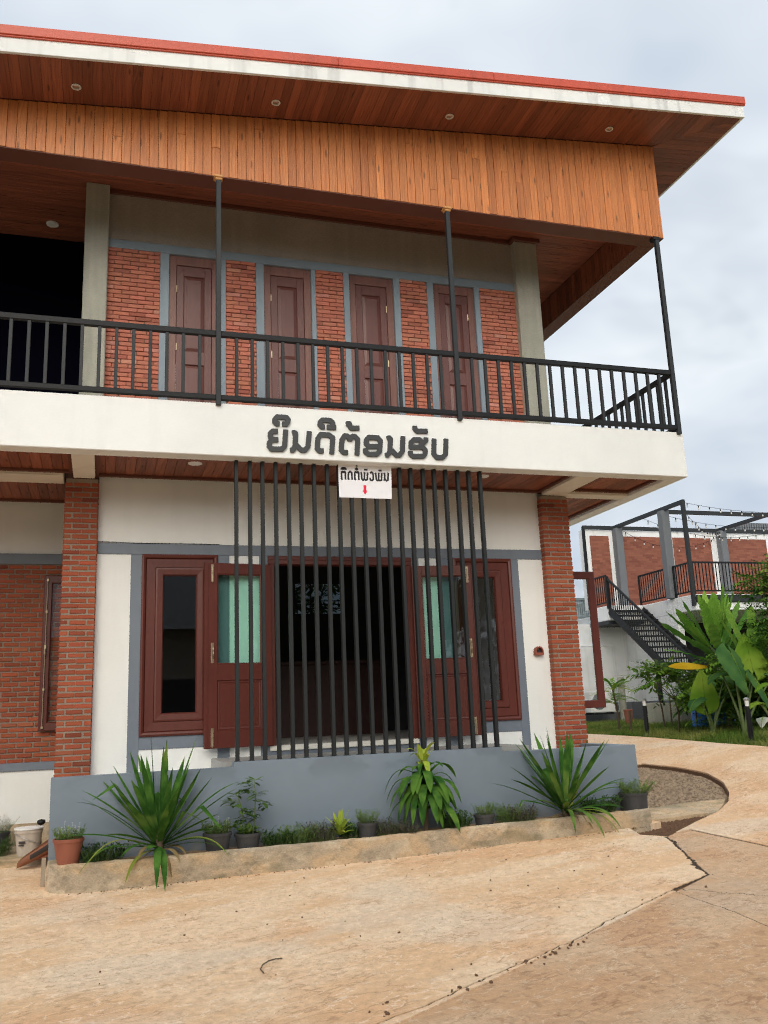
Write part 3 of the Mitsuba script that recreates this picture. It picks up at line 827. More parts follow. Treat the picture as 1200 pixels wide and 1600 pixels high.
SF = part(house, 'soffit', MB().add(tilt(box(-8, 8.67, 9.236, 18.4, .012, .018)[0]), BOXF), 'wood_trim')
x = -2.2
while x < 8.66:
    w = min(.112, 8.668 - x)
    ya = 9.238; yb0 = 9.998 if x < 7.68 else 9.998 - (x - 7.68) / .99 * .76; yb1 = 9.998 if x + w < 7.68 else 9.998 - (x + w - 7.68) / .99 * .76
    t = rng.uniform(-.0012, .0012)
    v = np.array([(xx, yy, zz) for xx, yb in ((x + .002, yb0), (x + w - .002, yb1)) for yy in (ya, max(yb, ya + .005)) for zz in (t, t + .012)])
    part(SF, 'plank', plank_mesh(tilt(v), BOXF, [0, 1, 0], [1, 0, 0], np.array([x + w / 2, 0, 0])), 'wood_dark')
    x += w
y = 9.26; m = MB()
while y < 17.5:
    w = .112; xa = 7.684 if y > 9.998 else 7.68 + (9.998 - y) / .76 * .99; xb = 7.684 if y + w > 9.998 else 7.68 + (9.998 - y - w) / .76 * .99
    t = rng.uniform(-.0012, .0012)
    v = np.array([(xx, yy, zz) for yy, xs in ((y + .002, xa), (y + w - .002, xb)) for xx in (xs, 8.67) for zz in (t, t + .012)])
    pm = plank_mesh(tilt(v), BOXF, [1, 0, 0], [0, 1, 0], np.array([0, y + w / 2, 0]))
    if y < 11.6: part(SF, 'plank', pm, 'wood_dark')
    else: m.add(pm.v[0], pm.f[0], uv=pm.uv[0])
    y += w
part(SF, 'planking', m, 'wood_dark', kind='stuff')

# lamps let into the soffits
def downlight(x, y, z, label, group, tiltn=0.0):
    k = thing('ceiling_light', label, 'ceiling light', group)
    part(k, 'rim', lathe([(.055, .0), (.058, -.006), (.052, -.012), (.040, -.010), (.036, .010), (.030, .030)], (x, y, z), 24), 'lamp_face', smooth=40)
    part(k, 'lens', lathe([(.0, -.004), (.030, -.006), (.036, .004)], (x, y, z), 20), 'steel', smooth=True)


for i, x in enumerate((-.482, 1.896, 4.263, 6.739)):
    downlight(x, 9.69, M0 + MX * x - .002, ['small round light in the roof soffit, first from the left', 'small round light in the roof soffit, second from the left', 'small round light in the roof soffit, third from the left', 'small round light in the roof soffit nearest the roof corner'][i], 'lights in the roof soffit')
def panel_light(x, y, z, label):
    k = thing('ceiling_light', label, 'ceiling light', 'round panel lights in the ceilings')
    part(k, 'rim', lathe([(.0, -.006), (.075, -.008), (.085, -.004), (.088, .006)], (x, y, z), 28), 'white_plastic', smooth=30)


panel_light(1.016, 10.66, 3.058, 'white round ceiling light left of the slat screen')
panel_light(4.85, 10.68, 3.058, 'white round ceiling light right of the slat screen')
panel_light(-.867, 12.488, 7.095, 'round light in the dark balcony ceiling at far left')

# ------------------------------------------------------------------ balcony railing, slat screen, lettering, notice
rail = thing('balcony_railing', 'black metal railing along the edge of the white balcony', 'railing')
YR = 9.985
POSTS = [(-5.0, 1.0), (-1.86, 1.0), (1.215, 1.0), (4.265, 1.0), (7.535, 1.0)]
for x, _ in POSTS:
    part(rail, 'post', boxes((x - .030, x + .030, YR - .030, YR + .030, 3.585, 6.54 if x > 1 else 6.54), b=.004), 'dark_metal')
    if x < 7:
        part(rail, 'capital', MB().add(*cbox(x - .055, x + .055, YR - .055, YR + .06, 6.56, 6.594, .006)).add(*cbox(x - .042, x + .042, YR - .042, YR + .042, 6.53, 6.562, .008)), 'wood_cap')
    else:
        part(rail, 'capital', boxes((x - .05, x + .05, YR - .02, YR + .09, 6.545, 6.596), b=.006), 'black_metal')
for (a, _), (b, _) in zip(POSTS[:-1], POSTS[1:]):
    a += .030; b -= .030
    part(rail, 'top_rail', boxes((a, b, YR - .022, YR + .042, 4.452, 4.520), b=.005), 'black_metal')
    part(rail, 'bottom_rail', boxes((a, b, YR - .020, YR + .040, 3.652, 3.712), b=.005), 'black_metal')
    n = int(round((b - a) / .1885))
    for i in range(1, n):
        x = a + (b - a) * i / n
        part(rail, 'baluster', boxes((x - .019, x + .019, YR - .012, YR + .028, 3.712, 4.452), b=.003), 'dark_metal')
for q in ((7.515, 7.575, YR + .05, 17.5, 4.452, 4.520), (7.515, 7.575, YR + .05, 17.5, 3.652, 3.712)):
    part(rail, 'side_rail', boxes(q, b=.005), 'black_metal')
for i in range(1, 40):
    y = YR + .19 * i
    part(rail, 'side_baluster', boxes((7.526, 7.564, y - .02, y + .02, 3.712, 4.452), b=.003), 'dark_metal')

screen = thing('slat_screen', 'row of tall dark metal slats standing in front of the doors', 'screen')
for i in range(21):
    x = 1.452 + (4.582 - 1.452) * i / 20 + rng.uniform(-.004, .004); t = rng.uniform(-.004, .004)
    v, f = cbox(x - .0205, x + .0205, 10.165, 10.235, -.468, 2.984, .003)
    v = v.copy(); v[:, 0] += t * (v[:, 2] > 0)
    part(screen, 'slat', (v, f), 'slat_metal')
for i in range(21):
    x = 1.452 + (4.582 - 1.452) * i / 20
    part(screen, 'foot', boxes((x - .034, x + .034, 10.16, 10.24, -.470, -.464)), 'slat_metal')


def strokes(paths, w, rnd, y0, y1):
    g = unary_union([LineString(p).buffer(w / 2, cap_style='flat', join_style='round') for p in paths]).buffer(rnd).buffer(-2 * rnd).buffer(rnd)
    m = MB()
    for q in getattr(g, 'geoms', [g]):
        e = trimesh.creation.extrude_polygon(q.simplify(.0008), y1 - y0, engine='earcut')
        v = np.c_[e.vertices[:, 0], y1 - e.vertices[:, 2], e.vertices[:, 1]]
        m.add(v, e.faces)
    return m


BIG=[[[(1.916,3.306),(1.854,3.304),(1.826,3.276),(1.824,3.233),(1.848,3.2)],[(1.921,3.202),(1.848,3.2),(1.812,3.16),(1.811,3.117),(1.836,3.082),(1.961,3.087),(1.995,3.125),(2.011,3.333)]],[[(1.94,3.401),(1.898,3.401),(1.879,3.424),(1.882,3.453),(1.908,3.486),(2.019,3.486),(2.043,3.462),(2.039,3.431),(2.019,3.401),(1.968,3.4)]],[[(2.088,3.297),(2.114,3.302),(2.131,3.29),(2.12,3.126),(2.094,3.084),(2.06,3.08)],[(2.121,3.159),(2.15,3.134),(2.195,3.087),(2.241,3.089),(2.278,3.134),(2.3,3.328)]],[[(2.47,3.091),(2.416,3.089),(2.391,3.116),(2.402,3.243),(2.437,3.295),(2.539,3.296),(2.587,3.261),(2.568,3.055)]],[[(2.493,3.394),(2.451,3.395),(2.431,3.419),(2.436,3.452),(2.464,3.481),(2.558,3.481),(2.589,3.455),(2.593,3.402)],[(2.516,3.392),(2.633,3.395)]],[[(2.772,3.085),(2.716,3.084),(2.688,3.115),(2.702,3.245),(2.737,3.297),(2.769,3.295),(2.802,3.261),(2.837,3.296),(2.866,3.294),(2.9,3.259),(2.884,3.056)],[(2.802,3.261),(2.8,3.23)]],[[(2.758,3.45),(2.802,3.455),(2.813,3.409),(2.824,3.398),(2.927,3.406)]],[[(2.996,3.149),(2.995,3.102),(3.029,3.078),(3.137,3.082),(3.176,3.118),(3.191,3.255),(3.157,3.294),(3.043,3.293),(3.011,3.26),(3.006,3.21),(3.036,3.177),(3.183,3.182)]],[[(3.276,3.291),(3.306,3.301),(3.323,3.286),(3.306,3.116),(3.277,3.08),(3.245,3.073)],[(3.307,3.151),(3.342,3.133),(3.388,3.083),(3.432,3.085),(3.47,3.134),(3.487,3.331)]],[[(3.648,3.476),(3.65,3.436),(3.675,3.409),(3.819,3.416)]],[[(3.793,3.331),(3.787,3.287),(3.755,3.26),(3.729,3.267),(3.708,3.299),(3.627,3.295),(3.59,3.259),(3.585,3.195),(3.737,3.205),(3.774,3.165),(3.768,3.112),(3.739,3.085),(3.608,3.077),(3.574,3.107),(3.577,3.144)],[(3.729,3.267),(3.72,3.228)]],[[(3.9,3.322),(3.884,3.123),(3.92,3.078),(3.998,3.08),(4.042,3.124),(4.061,3.329)]]]
SMALL=[[[(2.743,2.793),(2.728,2.797),(2.729,2.882),(2.742,2.893),(2.754,2.882),(2.766,2.894),(2.777,2.886),(2.777,2.79)]],[[(2.729,2.925),(2.743,2.939),(2.771,2.94),(2.788,2.926),(2.729,2.925)]],[[(2.829,2.797),(2.812,2.802),(2.817,2.879),(2.839,2.897),(2.86,2.881),(2.861,2.792)]],[[(2.913,2.796),(2.897,2.801),(2.898,2.883),(2.911,2.897),(2.923,2.884),(2.936,2.897),(2.948,2.885),(2.948,2.794)]],[[(2.912,2.931),(2.923,2.941),(2.934,2.932),(2.923,2.921),(2.912,2.931)],[(2.925,2.984),(2.924,2.963)]],[[(2.972,2.892),(2.982,2.882),(2.987,2.806),(3.0,2.793),(3.017,2.806),(3.025,2.897)],[(3.017,2.806),(3.036,2.794),(3.055,2.803),(3.063,2.896)]],[[(3.019,2.925),(3.064,2.931)]],[[(3.093,2.883),(3.112,2.902),(3.132,2.884),(3.133,2.809),(3.118,2.793),(3.097,2.797),(3.091,2.814),(3.1,2.825)]],[[(3.158,2.892),(3.168,2.883),(3.172,2.806),(3.186,2.794),(3.201,2.807),(3.209,2.897)],[(3.201,2.807),(3.22,2.795),(3.239,2.804),(3.247,2.897)]],[[(3.207,2.934),(3.218,2.923),(3.247,2.925)]],[[(3.27,2.893),(3.284,2.884),(3.282,2.818),(3.267,2.797)],[(3.282,2.818),(3.305,2.796),(3.323,2.807),(3.33,2.899)]]]
ARROW=[(3.004,2.729),(3.038,2.73),(3.035,2.662),(3.053,2.662),(3.021,2.608),(2.99,2.66),(3.003,2.66)]

sign = thing('sign_lettering', 'large dark raised Lao letters on the white balcony edge', 'sign')
for P in BIG:
    part(sign, 'letter', strokes(P, .061, .008, 9.974, 9.999), 'letter_dark')
notice = thing('paper_notice', 'white paper notice with black Lao writing and a red arrow on the slats', 'notice')
NP = np.array([(2.690, 10.157, 3.004), (3.374, 10.157, 3.006), (3.364, 10.157, 2.566), (2.692, 10.157, 2.567)])
part(notice, 'sheet', (np.vstack([NP, NP + [0, .004, 0]]), np.array([[0, 1, 2, 3], [7, 6, 5, 4], [0, 4, 5, 1], [1, 5, 6, 2], [2, 6, 7, 3], [3, 7, 4, 0]])), 'paper')
for P in SMALL:
    part(notice, 'letter', strokes(P, .0225, .002, 10.1545, 10.157), 'ink')
e = trimesh.creation.extrude_polygon(Polygon(ARROW), .0025, engine='earcut')
part(notice, 'arrow', (np.c_[e.vertices[:, 0], 10.157 - e.vertices[:, 2], e.vertices[:, 1]], e.faces), 'ink_red')

lamp = thing('wall_light', 'small half-round red clay light on the white wall by the right pillar', 'wall light')
th = np.linspace(0, PI, 15); m = MB()
ring = [(5.83 + .062 * math.cos(t), .735 + .075 * math.sin(t)) for t in th]; inn = [(5.83 + .046 * math.cos(t), .735 + .056 * math.sin(t)) for t in th]
out = Polygon(ring + [(5.768, .70), (5.892, .70)][::1])
g = Polygon([(5.892, .690), *ring, (5.768, .690)]).difference(Polygon([(5.874, .722), *inn, (5.786, .722)]))
e = trimesh.creation.extrude_polygon(g, .075, engine='earcut'); part(lamp, 'hood', (np.c_[e.vertices[:, 0], 11.40 - e.vertices[:, 2], e.vertices[:, 1]], e.faces), 'clay_red')
part(lamp, 'lens', boxes((5.79, 5.87, 11.375, 11.40, .722, .77), b=.004), 'interior_dark')

single('wall_cable', MB().add(*tube([(-.10, 11.384, 2.205), (.12, 11.38, 2.20), (.36, 11.381, 2.192), (.8, 11.382, 2.196), (1.4, 11.382, 2.193)], .0045, 6)), 'black_metal', 'thin dark cable lying along the gray band left of the window', 'cable')

# ------------------------------------------------------------------ the planter in front of the porch
pw = thing('planter_wall', 'low blue-gray painted wall behind the row of plants', 'wall')
g = Polygon([(-.47, -1.62), (6.455, -1.52), (6.43, -.527), (4.60, -.524), (4.595, -.466), (1.405, -.468), (1.40, -.522), (-.472, -.526)])
e = trimesh.creation.extrude_polygon(g, .15, engine='earcut')
part(pw, 'face', (np.c_[e.vertices[:, 0], 10.265 - e.vertices[:, 2], e.vertices[:, 1]], e.faces), 'gray_paint')
part(pw, 'end_face', boxes((6.30, 6.44, 10.266, 11.25, -1.5, -.53)), 'gray_paint')

# kerb: a rounded low concrete upstand following the front of the bed
KX = [(-.475, 10.12), (-.47, 9.95), (-.42, 9.78), (-.30, 9.66), (-.10, 9.60), (.4, 9.585), (1.5, 9.585), (2.9, 9.55), (4.4, 9.63), (5.5, 9.66), (6.10, 9.66), (6.32, 9.74), (6.42, 9.93), (6.45, 10.12)]
kl = LineString(KX); q = np.array([kl.interpolate(i / 160, normalized=True).coords[0] for i in range(161)])
q[1:-1] = (q[:-2] + 2 * q[1:-1] + q[2:]) / 4
t = np.gradient(q, axis=0); t /= np.linalg.norm(t, axis=1, keepdims=True); nrm = np.stack([-t[:, 1], t[:, 0]], 1)
ztop = np.interp(q[:, 0], [-.5, 1.0, 3, 6.4], [-1.325, -1.315, -1.295, -1.255])
prof = [(-.012, -.40), (-.006, -.12), (0.0, -.020), (.010, -.004), (.03, .0), (.085, .002), (.098, -.008), (.10, -.15)]
V = np.array([[(q[i, 0] + nrm[i, 0] * a, q[i, 1] + nrm[i, 1] * a, ztop[i] + b) for a, b in prof] for i in range(161)])
V += (meshkit.fbm(V * [5, 5, 9], 4, 3)[..., None] - .5) * .030 * np.array([.5, .8, .6])
V += (meshkit.fbm(V * [22, 22, 22], 3, 5)[..., None] - .5) * .012
n = len(prof); F_ = [[i * n + k, i * n + k + 1, (i + 1) * n + k + 1, (i + 1) * n + k] for i in range(160) for k in range(n - 1)]
single('planter_kerb', (V.reshape(-1, 3), np.array(F_)), 'kerb_concrete', 'rough stained concrete kerb along the front of the plant bed', 'kerb', smooth=50)
single('bed_soil', sheet(Polygon(KX + [(6.4, 10.13), (-.45, 10.13)]).buffer(-.03), .12, 0, 0, .1), 'soil', 'dark soil in the narrow plant bed', 'soil', kind='stuff')
bs = scene['bed_soil']
v_, f_ = meshkit.WRITTEN[bs['filename']][:2]
v_ = v_.astype(float).copy(); v_[:, 2] = np.interp(v_[:, 0], [-.5, 1.0, 3, 6.4], [-1.36, -1.35, -1.325, -1.285]) + (meshkit.fbm(v_ * 9, 3, 2) - .5) * .04
scene['bed_soil'] = mikit.ply((v_, f_), 'soil', smooth=True)


def bedz(x): return float(np.interp(x, [-.5, 1.0, 3, 6.4], [-1.345, -1.335, -1.31, -1.27]))


# ------------------------------------------------------------------ plants
R = np.random.default_rng(77)
PROFILES = {
    'yucca': ([0, .12, .3, .5, .7, .85, .95, 1], [.55, .62, .88, 1.0, .86, .55, .22, 0.01]),
    'strap': ([0, .1, .3, .55, .8, .93, 1], [.45, .7, .98, 1.0, .72, .34, .01]),
    'ovate': ([0, .08, .3, .5, .75, .92, 1], [.05, .4, .95, 1.0, .66, .25, .01]),
    'banana': ([0, .05, .2, .5, .8, .95, 1], [.1, .45, .9, 1.0, .8, .42, .03]),
}


RAG = np.random.default_rng(404)


def blade(base, az, el, L, w, droop, segs=9, fold=.18, prof='yucca', twist=0.0, power=1.3, kink=None):
    d = np.array([math.cos(el) * math.cos(az), math.cos(el) * math.sin(az), math.sin(el)])
    side = np.array([-math.sin(az), math.cos(az), 0.0])
    p = np.array(base, float); V = []
    tt, ww = PROFILES[prof]
    for i in range(segs + 1):
        t = i / segs
        nr = np.cross(side, d); nr /= np.linalg.norm(nr) + 1e-9
        s2 = side * math.cos(twist * t) + nr * math.sin(twist * t)
        h = w / 2 * np.interp(t, tt, ww); ha = hb = h
        if prof == 'banana' and segs > 14: ha, hb = h * (1 - .38 * RAG.random() ** 3), h * (1 - .38 * RAG.random() ** 3)
        V += [p - s2 * ha + nr * fold * ha, p, p + s2 * hb + nr * fold * hb]
        p = p + d * L / segs
        g = droop * (((i + 1) / segs) ** power) * 1.6 / segs
        if kink is not None and t < kink <= t + 1 / segs: g += 1.3
        d = d + np.array([0, 0, -1.0]) * g * (0.25 + abs(math.cos(math.asin(max(-1, min(1, d[2]))))))
        d /= np.linalg.norm(d)
    F = []
    for i in range(segs):
        for k in (0, 1):
            a = i * 3 + k; F.append([a, a + 1, a + 4, a + 3])
    return np.array(V), np.array(F)


def yucca(name, label, x, y, z, leaves, seed, fronts=()):
    r = np.random.default_rng(seed)
    k = thing(name, label, 'yucca plant')
    part(k, 'stem', tube([(x, y, z - .02), (x + .005, y, z + .16), (x, y, z + .30)], [.05, .045, .03], 9), 'stem_brown', smooth=True)
    for i in range(leaves):
        u = i / leaves
        az = i * 2.39996 + r.uniform(-.35, .35)
        el = math.radians(12 + 70 * u ** 1.25 + r.uniform(-9, 9))
        if math.sin(az) > 0.2: el = max(el, math.radians(58)); 
        L = r.uniform(.70, 1.0) * (0.88 + .17 * u); w = r.uniform(.062, .084)
        dr_ = (1 - u) ** 2.2 * r.uniform(.4, 1.7) + r.uniform(.02, .22)
        b = (x + .02 * math.cos(az), y + .02 * math.sin(az), z + .10 + .17 * u)
        part(k, 'leaf', MB().add(*blade(b, az, el, L, w, dr_, 11, .30, 'yucca', r.uniform(-.5, .5), kink=(r.uniform(.5, .75) if r.random() < .12 and u < .7 else None))), 'leaf_yucca_old' if u < .10 and r.random() < .5 else 'leaf_yucca', smooth=60)
    for i in range(7):
        az = r.uniform(-PI, 0)
        part(k, 'dry_leaf', MB().add(*blade((x, y, z + .09), az, D(r.uniform(-5, 30)), r.uniform(.28, .5), r.uniform(.03, .045), r.uniform(2.5, 4), 9, .3, 'yucca', r.uniform(-1, 1))), 'leaf_dry', smooth=60)
    for az, el, L, w, dr_, old in fronts:
        part(k, 'leaf', MB().add(*blade((x, y, z + .10), az, el, L, w, dr_, 13, .25, 'yucca', r.uniform(-.3, .3))), 'leaf_yucca_old' if old else 'leaf_yucca', smooth=60)
    return k


D = math.radians
yucca('yucca_plant', 'large yucca with sword leaves near the left end, some hanging over the kerb', .60, 9.80, -1.36, 40, 5,
      [(D(-95), D(15), .86, .075, 3.2, 0), (D(-88), D(10), .80, .07, 3.4, 0), (D(-150), D(25), .95, .06, 2.5, 1), (D(-160), D(18), .92, .055, 2.2, 0), (D(-135), D(5), .6, .05, 3.2, 1), (D(-30), D(22), .85, .05, 2.2, 1), (D(150), D(48), 1.0, .06, .25, 0), (D(200), D(38), 1.0, .062, .3, 0), (D(-10), D(40), 1.0, .062, .5, 0), (D(-40), D(50), .95, .06, .35, 0), (D(215), D(52), .95, .066, .3, 0), (D(190), D(22), .95, .058, .7, 0), (D(-20), D(12), .8, .05, 1.4, 0), (D(176), D(42), 1.0, .06, 1.0, 0), (D(2), D(46), 1.05, .06, 1.0, 0)])
yucca('yucca_plant', 'bushy yucca with sword leaves near the right end of the planter', 5.24, 9.84, -1.35, 36, 9,
      [(D(-80), D(15), .78, .055, 2.8, 0), (D(-110), D(20), .75, .055, 2.6, 0), (D(-60), D(20), .8, .055, 2.4, 0), (D(-45), D(10), .72, .055, 2.5, 1), (D(-38), D(15), .74, .05, 2.6, 1), (D(170), D(30), .98, .06, .5, 0), (D(178), D(45), .9, .06, .5, 0), (D(-5), D(35), .95, .055, 1.3, 0), (D(5), D(15), .8, .05, .8, 0)])


def dracaena(x, y, z):
    r = np.random.default_rng(21)
    k = thing('dracaena_plant', 'tall plant with broad drooping leaves and a yellow-green top in the middle of the planter', 'dracaena plant')
    part(k, 'stem', tube([(x, y, z - .03), (x + .02, y, z + .4), (x, y, z + .76)], [.03, .026, .02], 8), 'stem_brown', smooth=True)
    for i in range(46):
        u = i / 45
        az = i * 2.39996 + r.uniform(-.5, .5)
        hz = z + .22 + .60 * u
        el = D(32 + 22 * u + r.uniform(-12, 12)); L = r.uniform(.50, .64); w = r.uniform(.088, .115); dr_ = r.uniform(3.0, 4.2); pw = .7; mt = 'leaf_dracaena'
        if u > .60: L, w, dr_, el, mt = r.uniform(.26, .36), r.uniform(.06, .075), r.uniform(2.0, 3.0), D(r.uniform(35, 60)), 'leaf_dracaena'
        if u > .76: L, w, dr_, el, mt = r.uniform(.19, .28), r.uniform(.048, .062), r.uniform(1.4, 2.8), D(r.uniform(45, 78)), 'leaf_lime'
        if math.sin(az) > .25: L *= .6
        part(k, 'leaf', MB().add(*blade((x + .02 * math.cos(az), y + .02 * math.sin(az), hz), az, el, L, w, dr_, 11, .16, 'strap', r.uniform(-.5, .5), pw)), mt, smooth=60)
    for i in range(15):
        az = D(r.uniform(-175, -5)); hz = z + r.uniform(.22, .52)
        part(k, 'leaf', MB().add(*blade((x + .02 * math.cos(az), y + .02 * math.sin(az), hz), az, D(r.uniform(20, 45)), r.uniform(.42, .56), r.uniform(.085, .11), r.uniform(4.2, 5.5), 12, .14, 'strap', r.uniform(-.5, .5), .5)), 'leaf_dracaena', smooth=60)
    part(k, 'leaf', MB().add(*blade((x, y - .02, z + .72), D(-95), D(35), .30, .075, 3.6, 11, .16, 'strap', .1, .6)), 'leaf_lime', smooth=60)
    for az in (-70, -100, -130, -50, -85, -115, -20, 200):
        part(k, 'leaf', MB().add(*blade((x, y - .02, z + r.uniform(.36, .60)), D(az), D(48), r.uniform(.50, .64), .115, 3.6, 11, .14, 'strap', r.uniform(-.3, .3), .6)), 'leaf_dracaena', smooth=60)


dracaena(3.50, 9.86, -1.31)


def pot(name, label, cat, x, y, z, r0, r1, h, m, group=None):
    k = thing(name, label, cat, group)
    part(k, 'wall', lathe([(0, 0), (r0, 0), (r0 + .002, .006), (r1 - .004, h - .035), (r1 + .006, h - .033), (r1 + .009, h - .004), (r1 + .004, h), (r1 - .008, h), (r1 - .012, h - .04), (r1 - .02, h - .06)], (x, y, z), 32), m, smooth=40)
    part(k, 'soil', lathe([(0, h - .028), (r1 - .012, h - .030)], (x, y, z), 20), 'pot_soil')
    return k


def herb(x, y, z, rad, h, n, seed, leafl=.03, leafw=.011, spread=1.0, lean=0.0):
    """Stems with small leaflets: one mesh of many leaves."""
    r = np.random.default_rng(seed); m = MB(); st = MB()
    for i in range(n):
        a = r.uniform(0, 2 * PI); q = math.sqrt(r.random()) * rad
        bx, by = x + q * math.cos(a), y + q * math.sin(a)
        H = h * r.uniform(.45, 1.05); out = spread * r.uniform(.1, .6) * H
        tip = np.array([bx + out * math.cos(a) + lean * H, by + out * math.sin(a), z + H]); b = np.array([bx, by, z])
        c = (b + tip) / 2 + np.array([0, 0, .08 * H])
        pts = [b, c, tip]; st.add(*tube(pts, [.0022, .0018, .001], 4, False))
        for j in range(r.integers(7, 12)):
            t = r.uniform(.2, 1); p = (1 - t) ** 2 * b + 2 * t * (1 - t) * c + t * t * tip
            m.add(*blade(p, r.uniform(0, 2 * PI), r.uniform(-.2, 1.1), leafl * r.uniform(.7, 1.4), leafw * r.uniform(.8, 1.3), r.uniform(0, 1), 2, .1, 'ovate'))
    return m, st


def flowers(x, y, z, rad, n, seed):
    r = np.random.default_rng(seed); m = MB()
    for i in range(n):
        a = r.uniform(0, 2 * PI); q = math.sqrt(r.random()) * rad; p = np.array([x + q * math.cos(a), y + q * math.sin(a), z + r.uniform(-.05, .06)])
        m.add(*tube([p - [0, 0, .09], p], .0012, 4, False))
        for j in range(5):
            m.add(*blade(p, j * 1.2566 + i, .4, .013, .011, .2, 2, .1, 'ovate'))
    return m


def herb_thing(name, label, cat, x, y, z, rad, h, n, seed, mname, group=None, fl=0, **kw):
    k = thing(name, label, cat, group)
    a, s = herb(x, y, z, rad, h, n, seed, **kw)
    part(k, 'foliage', a, mname); part(k, 'stem', s, 'stem_green')
    if fl: part(k, 'flowers', flowers(x, y, z + h * .95, rad, fl, seed + 1), 'petal_white')
    return k


# pots, from left to right
pot('flower_pot', 'orange-brown terracotta pot on the left end of the kerb', 'flower pot', -.27, 9.80, -1.335, .098, .142, .245, 'terracotta')
herb_thing('potted_flowers', 'low herb with tiny white flowers growing in the terracotta pot', 'plant', -.27, 9.80, -1.12, .125, .13, 75, 31, 'leaf_herb', fl=16, spread=1.2)
pot('flower_pot', 'dark gray pot with flowering herbs just right of the large yucca', 'flower pot', 1.19, 9.84, -1.355, .105, .142, .205, 'pot_black')
herb_thing('potted_flowers', 'low flowering herb in the dark gray pot right of the large yucca', 'plant', 1.19, 9.84, -1.17, .125, .14, 80, 33, 'leaf_herb', fl=9, spread=1.3)
pot('flower_pot', 'dark gray pot holding the slender two-stemmed shrub', 'flower pot', 1.51, 9.86, -1.345, .105, .135, .165, 'pot_black')
k = thing('potted_shrub', 'slender two-stemmed shrub with glossy leaves in a dark pot', 'shrub')
r = np.random.default_rng(41); m = MB()
for (bx, tx, ty, tz) in ((1.47, 1.40, 9.84, -.80), (1.56, 1.585, 9.86, -.70)):
    b = np.array([bx, 9.86, -1.2]); tip = np.array([tx, ty, tz]); c = (b + tip) / 2 + [.035, 0, .05]
    pts = [(1 - t) ** 2 * b + 2 * t * (1 - t) * c + t * t * tip for t in np.linspace(0, 1, 9)]
    part(k, 'stem', tube(pts, np.linspace(.009, .004, 9), 7), 'stem_green', smooth=True)
    for g in range(8):
        o = pts[-1 - min(g // 2, 4)] + np.array([0, 0, -.01 * g]); az0 = g * 1.1 + bx * 9
        tp = o + np.array([math.cos(az0) * .13, math.sin(az0) * .08, .06 - .03 * g])
        part(k, 'stem', tube([o, (o + tp) / 2 + [0, 0, .02], tp], [.0035, .003, .002], 5), 'stem_green', smooth=True)
        for j in range(7):
            p = o + (tp - o) * (.25 + .125 * j)
            part(k, 'leaf', MB().add(*blade(p, az0 + (-1) ** j * r.uniform(.5, 1.3), r.uniform(-.35, .5), r.uniform(.105, .15), r.uniform(.036, .048), r.uniform(.3, 1.3), 6, .15, 'ovate')), 'leaf_shrub', smooth=60)
a, s = herb(1.51, 9.86, -1.20, .10, .10, 26, 43, .045, .02); part(k, 'undergrowth', a, 'leaf_herb')
pot('flower_pot', 'small dark pot left of the broad-leaved plant', 'flower pot', 2.81, 9.82, -1.33, .088, .112, .165, 'pot_black')
herb_thing('potted_flowers', 'fine-leaved herb in the small dark pot left of the broad-leaved plant', 'plant', 2.81, 9.82, -1.175, .095, .14, 62, 47, 'leaf_herb', spread=1.0, leafl=.035, leafw=.006)
pot('flower_pot', 'small black pot right of the broad-leaved plant', 'flower pot', 4.21, 9.86, -1.345, .092, .115, .165, 'pot_black')
herb_thing('potted_flowers', 'fine-leaved herb in the small black pot right of the broad-leaved plant', 'plant', 4.21, 9.86, -1.19, .10, .13, 58, 51, 'leaf_herb', leafl=.03, leafw=.007)
pot('flower_pot', 'large black pot at the right end of the planter', 'flower pot', 6.20, 9.90, -1.31, .155, .17, .235, 'pot_black')
herb_thing('potted_flowers', 'bushy herb spilling over the large black pot at the right end', 'plant', 6.22, 9.90, -1.10, .17, .17, 120, 53, 'leaf_herb', spread=1.7, leafl=.03, leafw=.009, lean=.25)
# low plants in the bed
for x, y, rad, h, n, mt, lb in ((.05, 9.86, .17, .16, 60, 'leaf_dark', 'dark fern-like ground cover between the terracotta pot and the large yucca'),
                                (1.83, 9.86, .13, .14, 60, 'leaf_dark', 'dark green ground cover right of the slender shrub'),
                                (2.05, 9.84, .14, .18, 70, 'leaf_herb', 'mid green ground cover next to the purple-leaved clump'),
                                (2.30, 9.86, .14, .19, 80, 'leaf_purple', 'purple-gray leafy clump left of the lime-green plant'),
                                (2.62, 9.90, .10, .16, 40, 'leaf_dark', 'dark low clump behind the lime-green plant'),
                                (3.06, 9.84, .15, .15, 80, 'leaf_purple', 'purple-gray leafy clump at the foot of the broad-leaved plant, left side'),
                                (3.86, 9.88, .14, .16, 60, 'leaf_dark', 'dark low clump right of the broad-leaved plant'),
                                (4.52, 9.90, .11, .20, 60, 'leaf_herb', 'wispy green clump right of the small black pot'),
                                (4.70, 9.84, .13, .16, 70, 'leaf_purple', 'purple-gray leafy clump left of the right yucca'),
                                (5.72, 9.90, .16, .19, 60, 'leaf_dark', 'dark low clump left of the large black pot')):
    herb_thing('bed_plant', lb, 'plant', x, y, bedz(x) - .02, rad * 1.1, h * 1.12, int(n * 1.8), int(x * 100) + 7, mt, 'low plants in the planter bed', spread=1.2, leafl=.045 if mt == 'leaf_dark' else .032, leafw=.014 if mt == 'leaf_dark' else .010)
herb_thing('hanging_plant', 'purple-gray stems leaning over the kerb left of the broad-leaved plant', 'plant', 3.24, 9.70, bedz(3.2) - .02, .09, .13, 60, 61, 'leaf_purple', spread=1.6)
k = thing('lime_plant', 'bright lime-green rosette of broad leaves in the planter', 'plant')
r = np.random.default_rng(63)
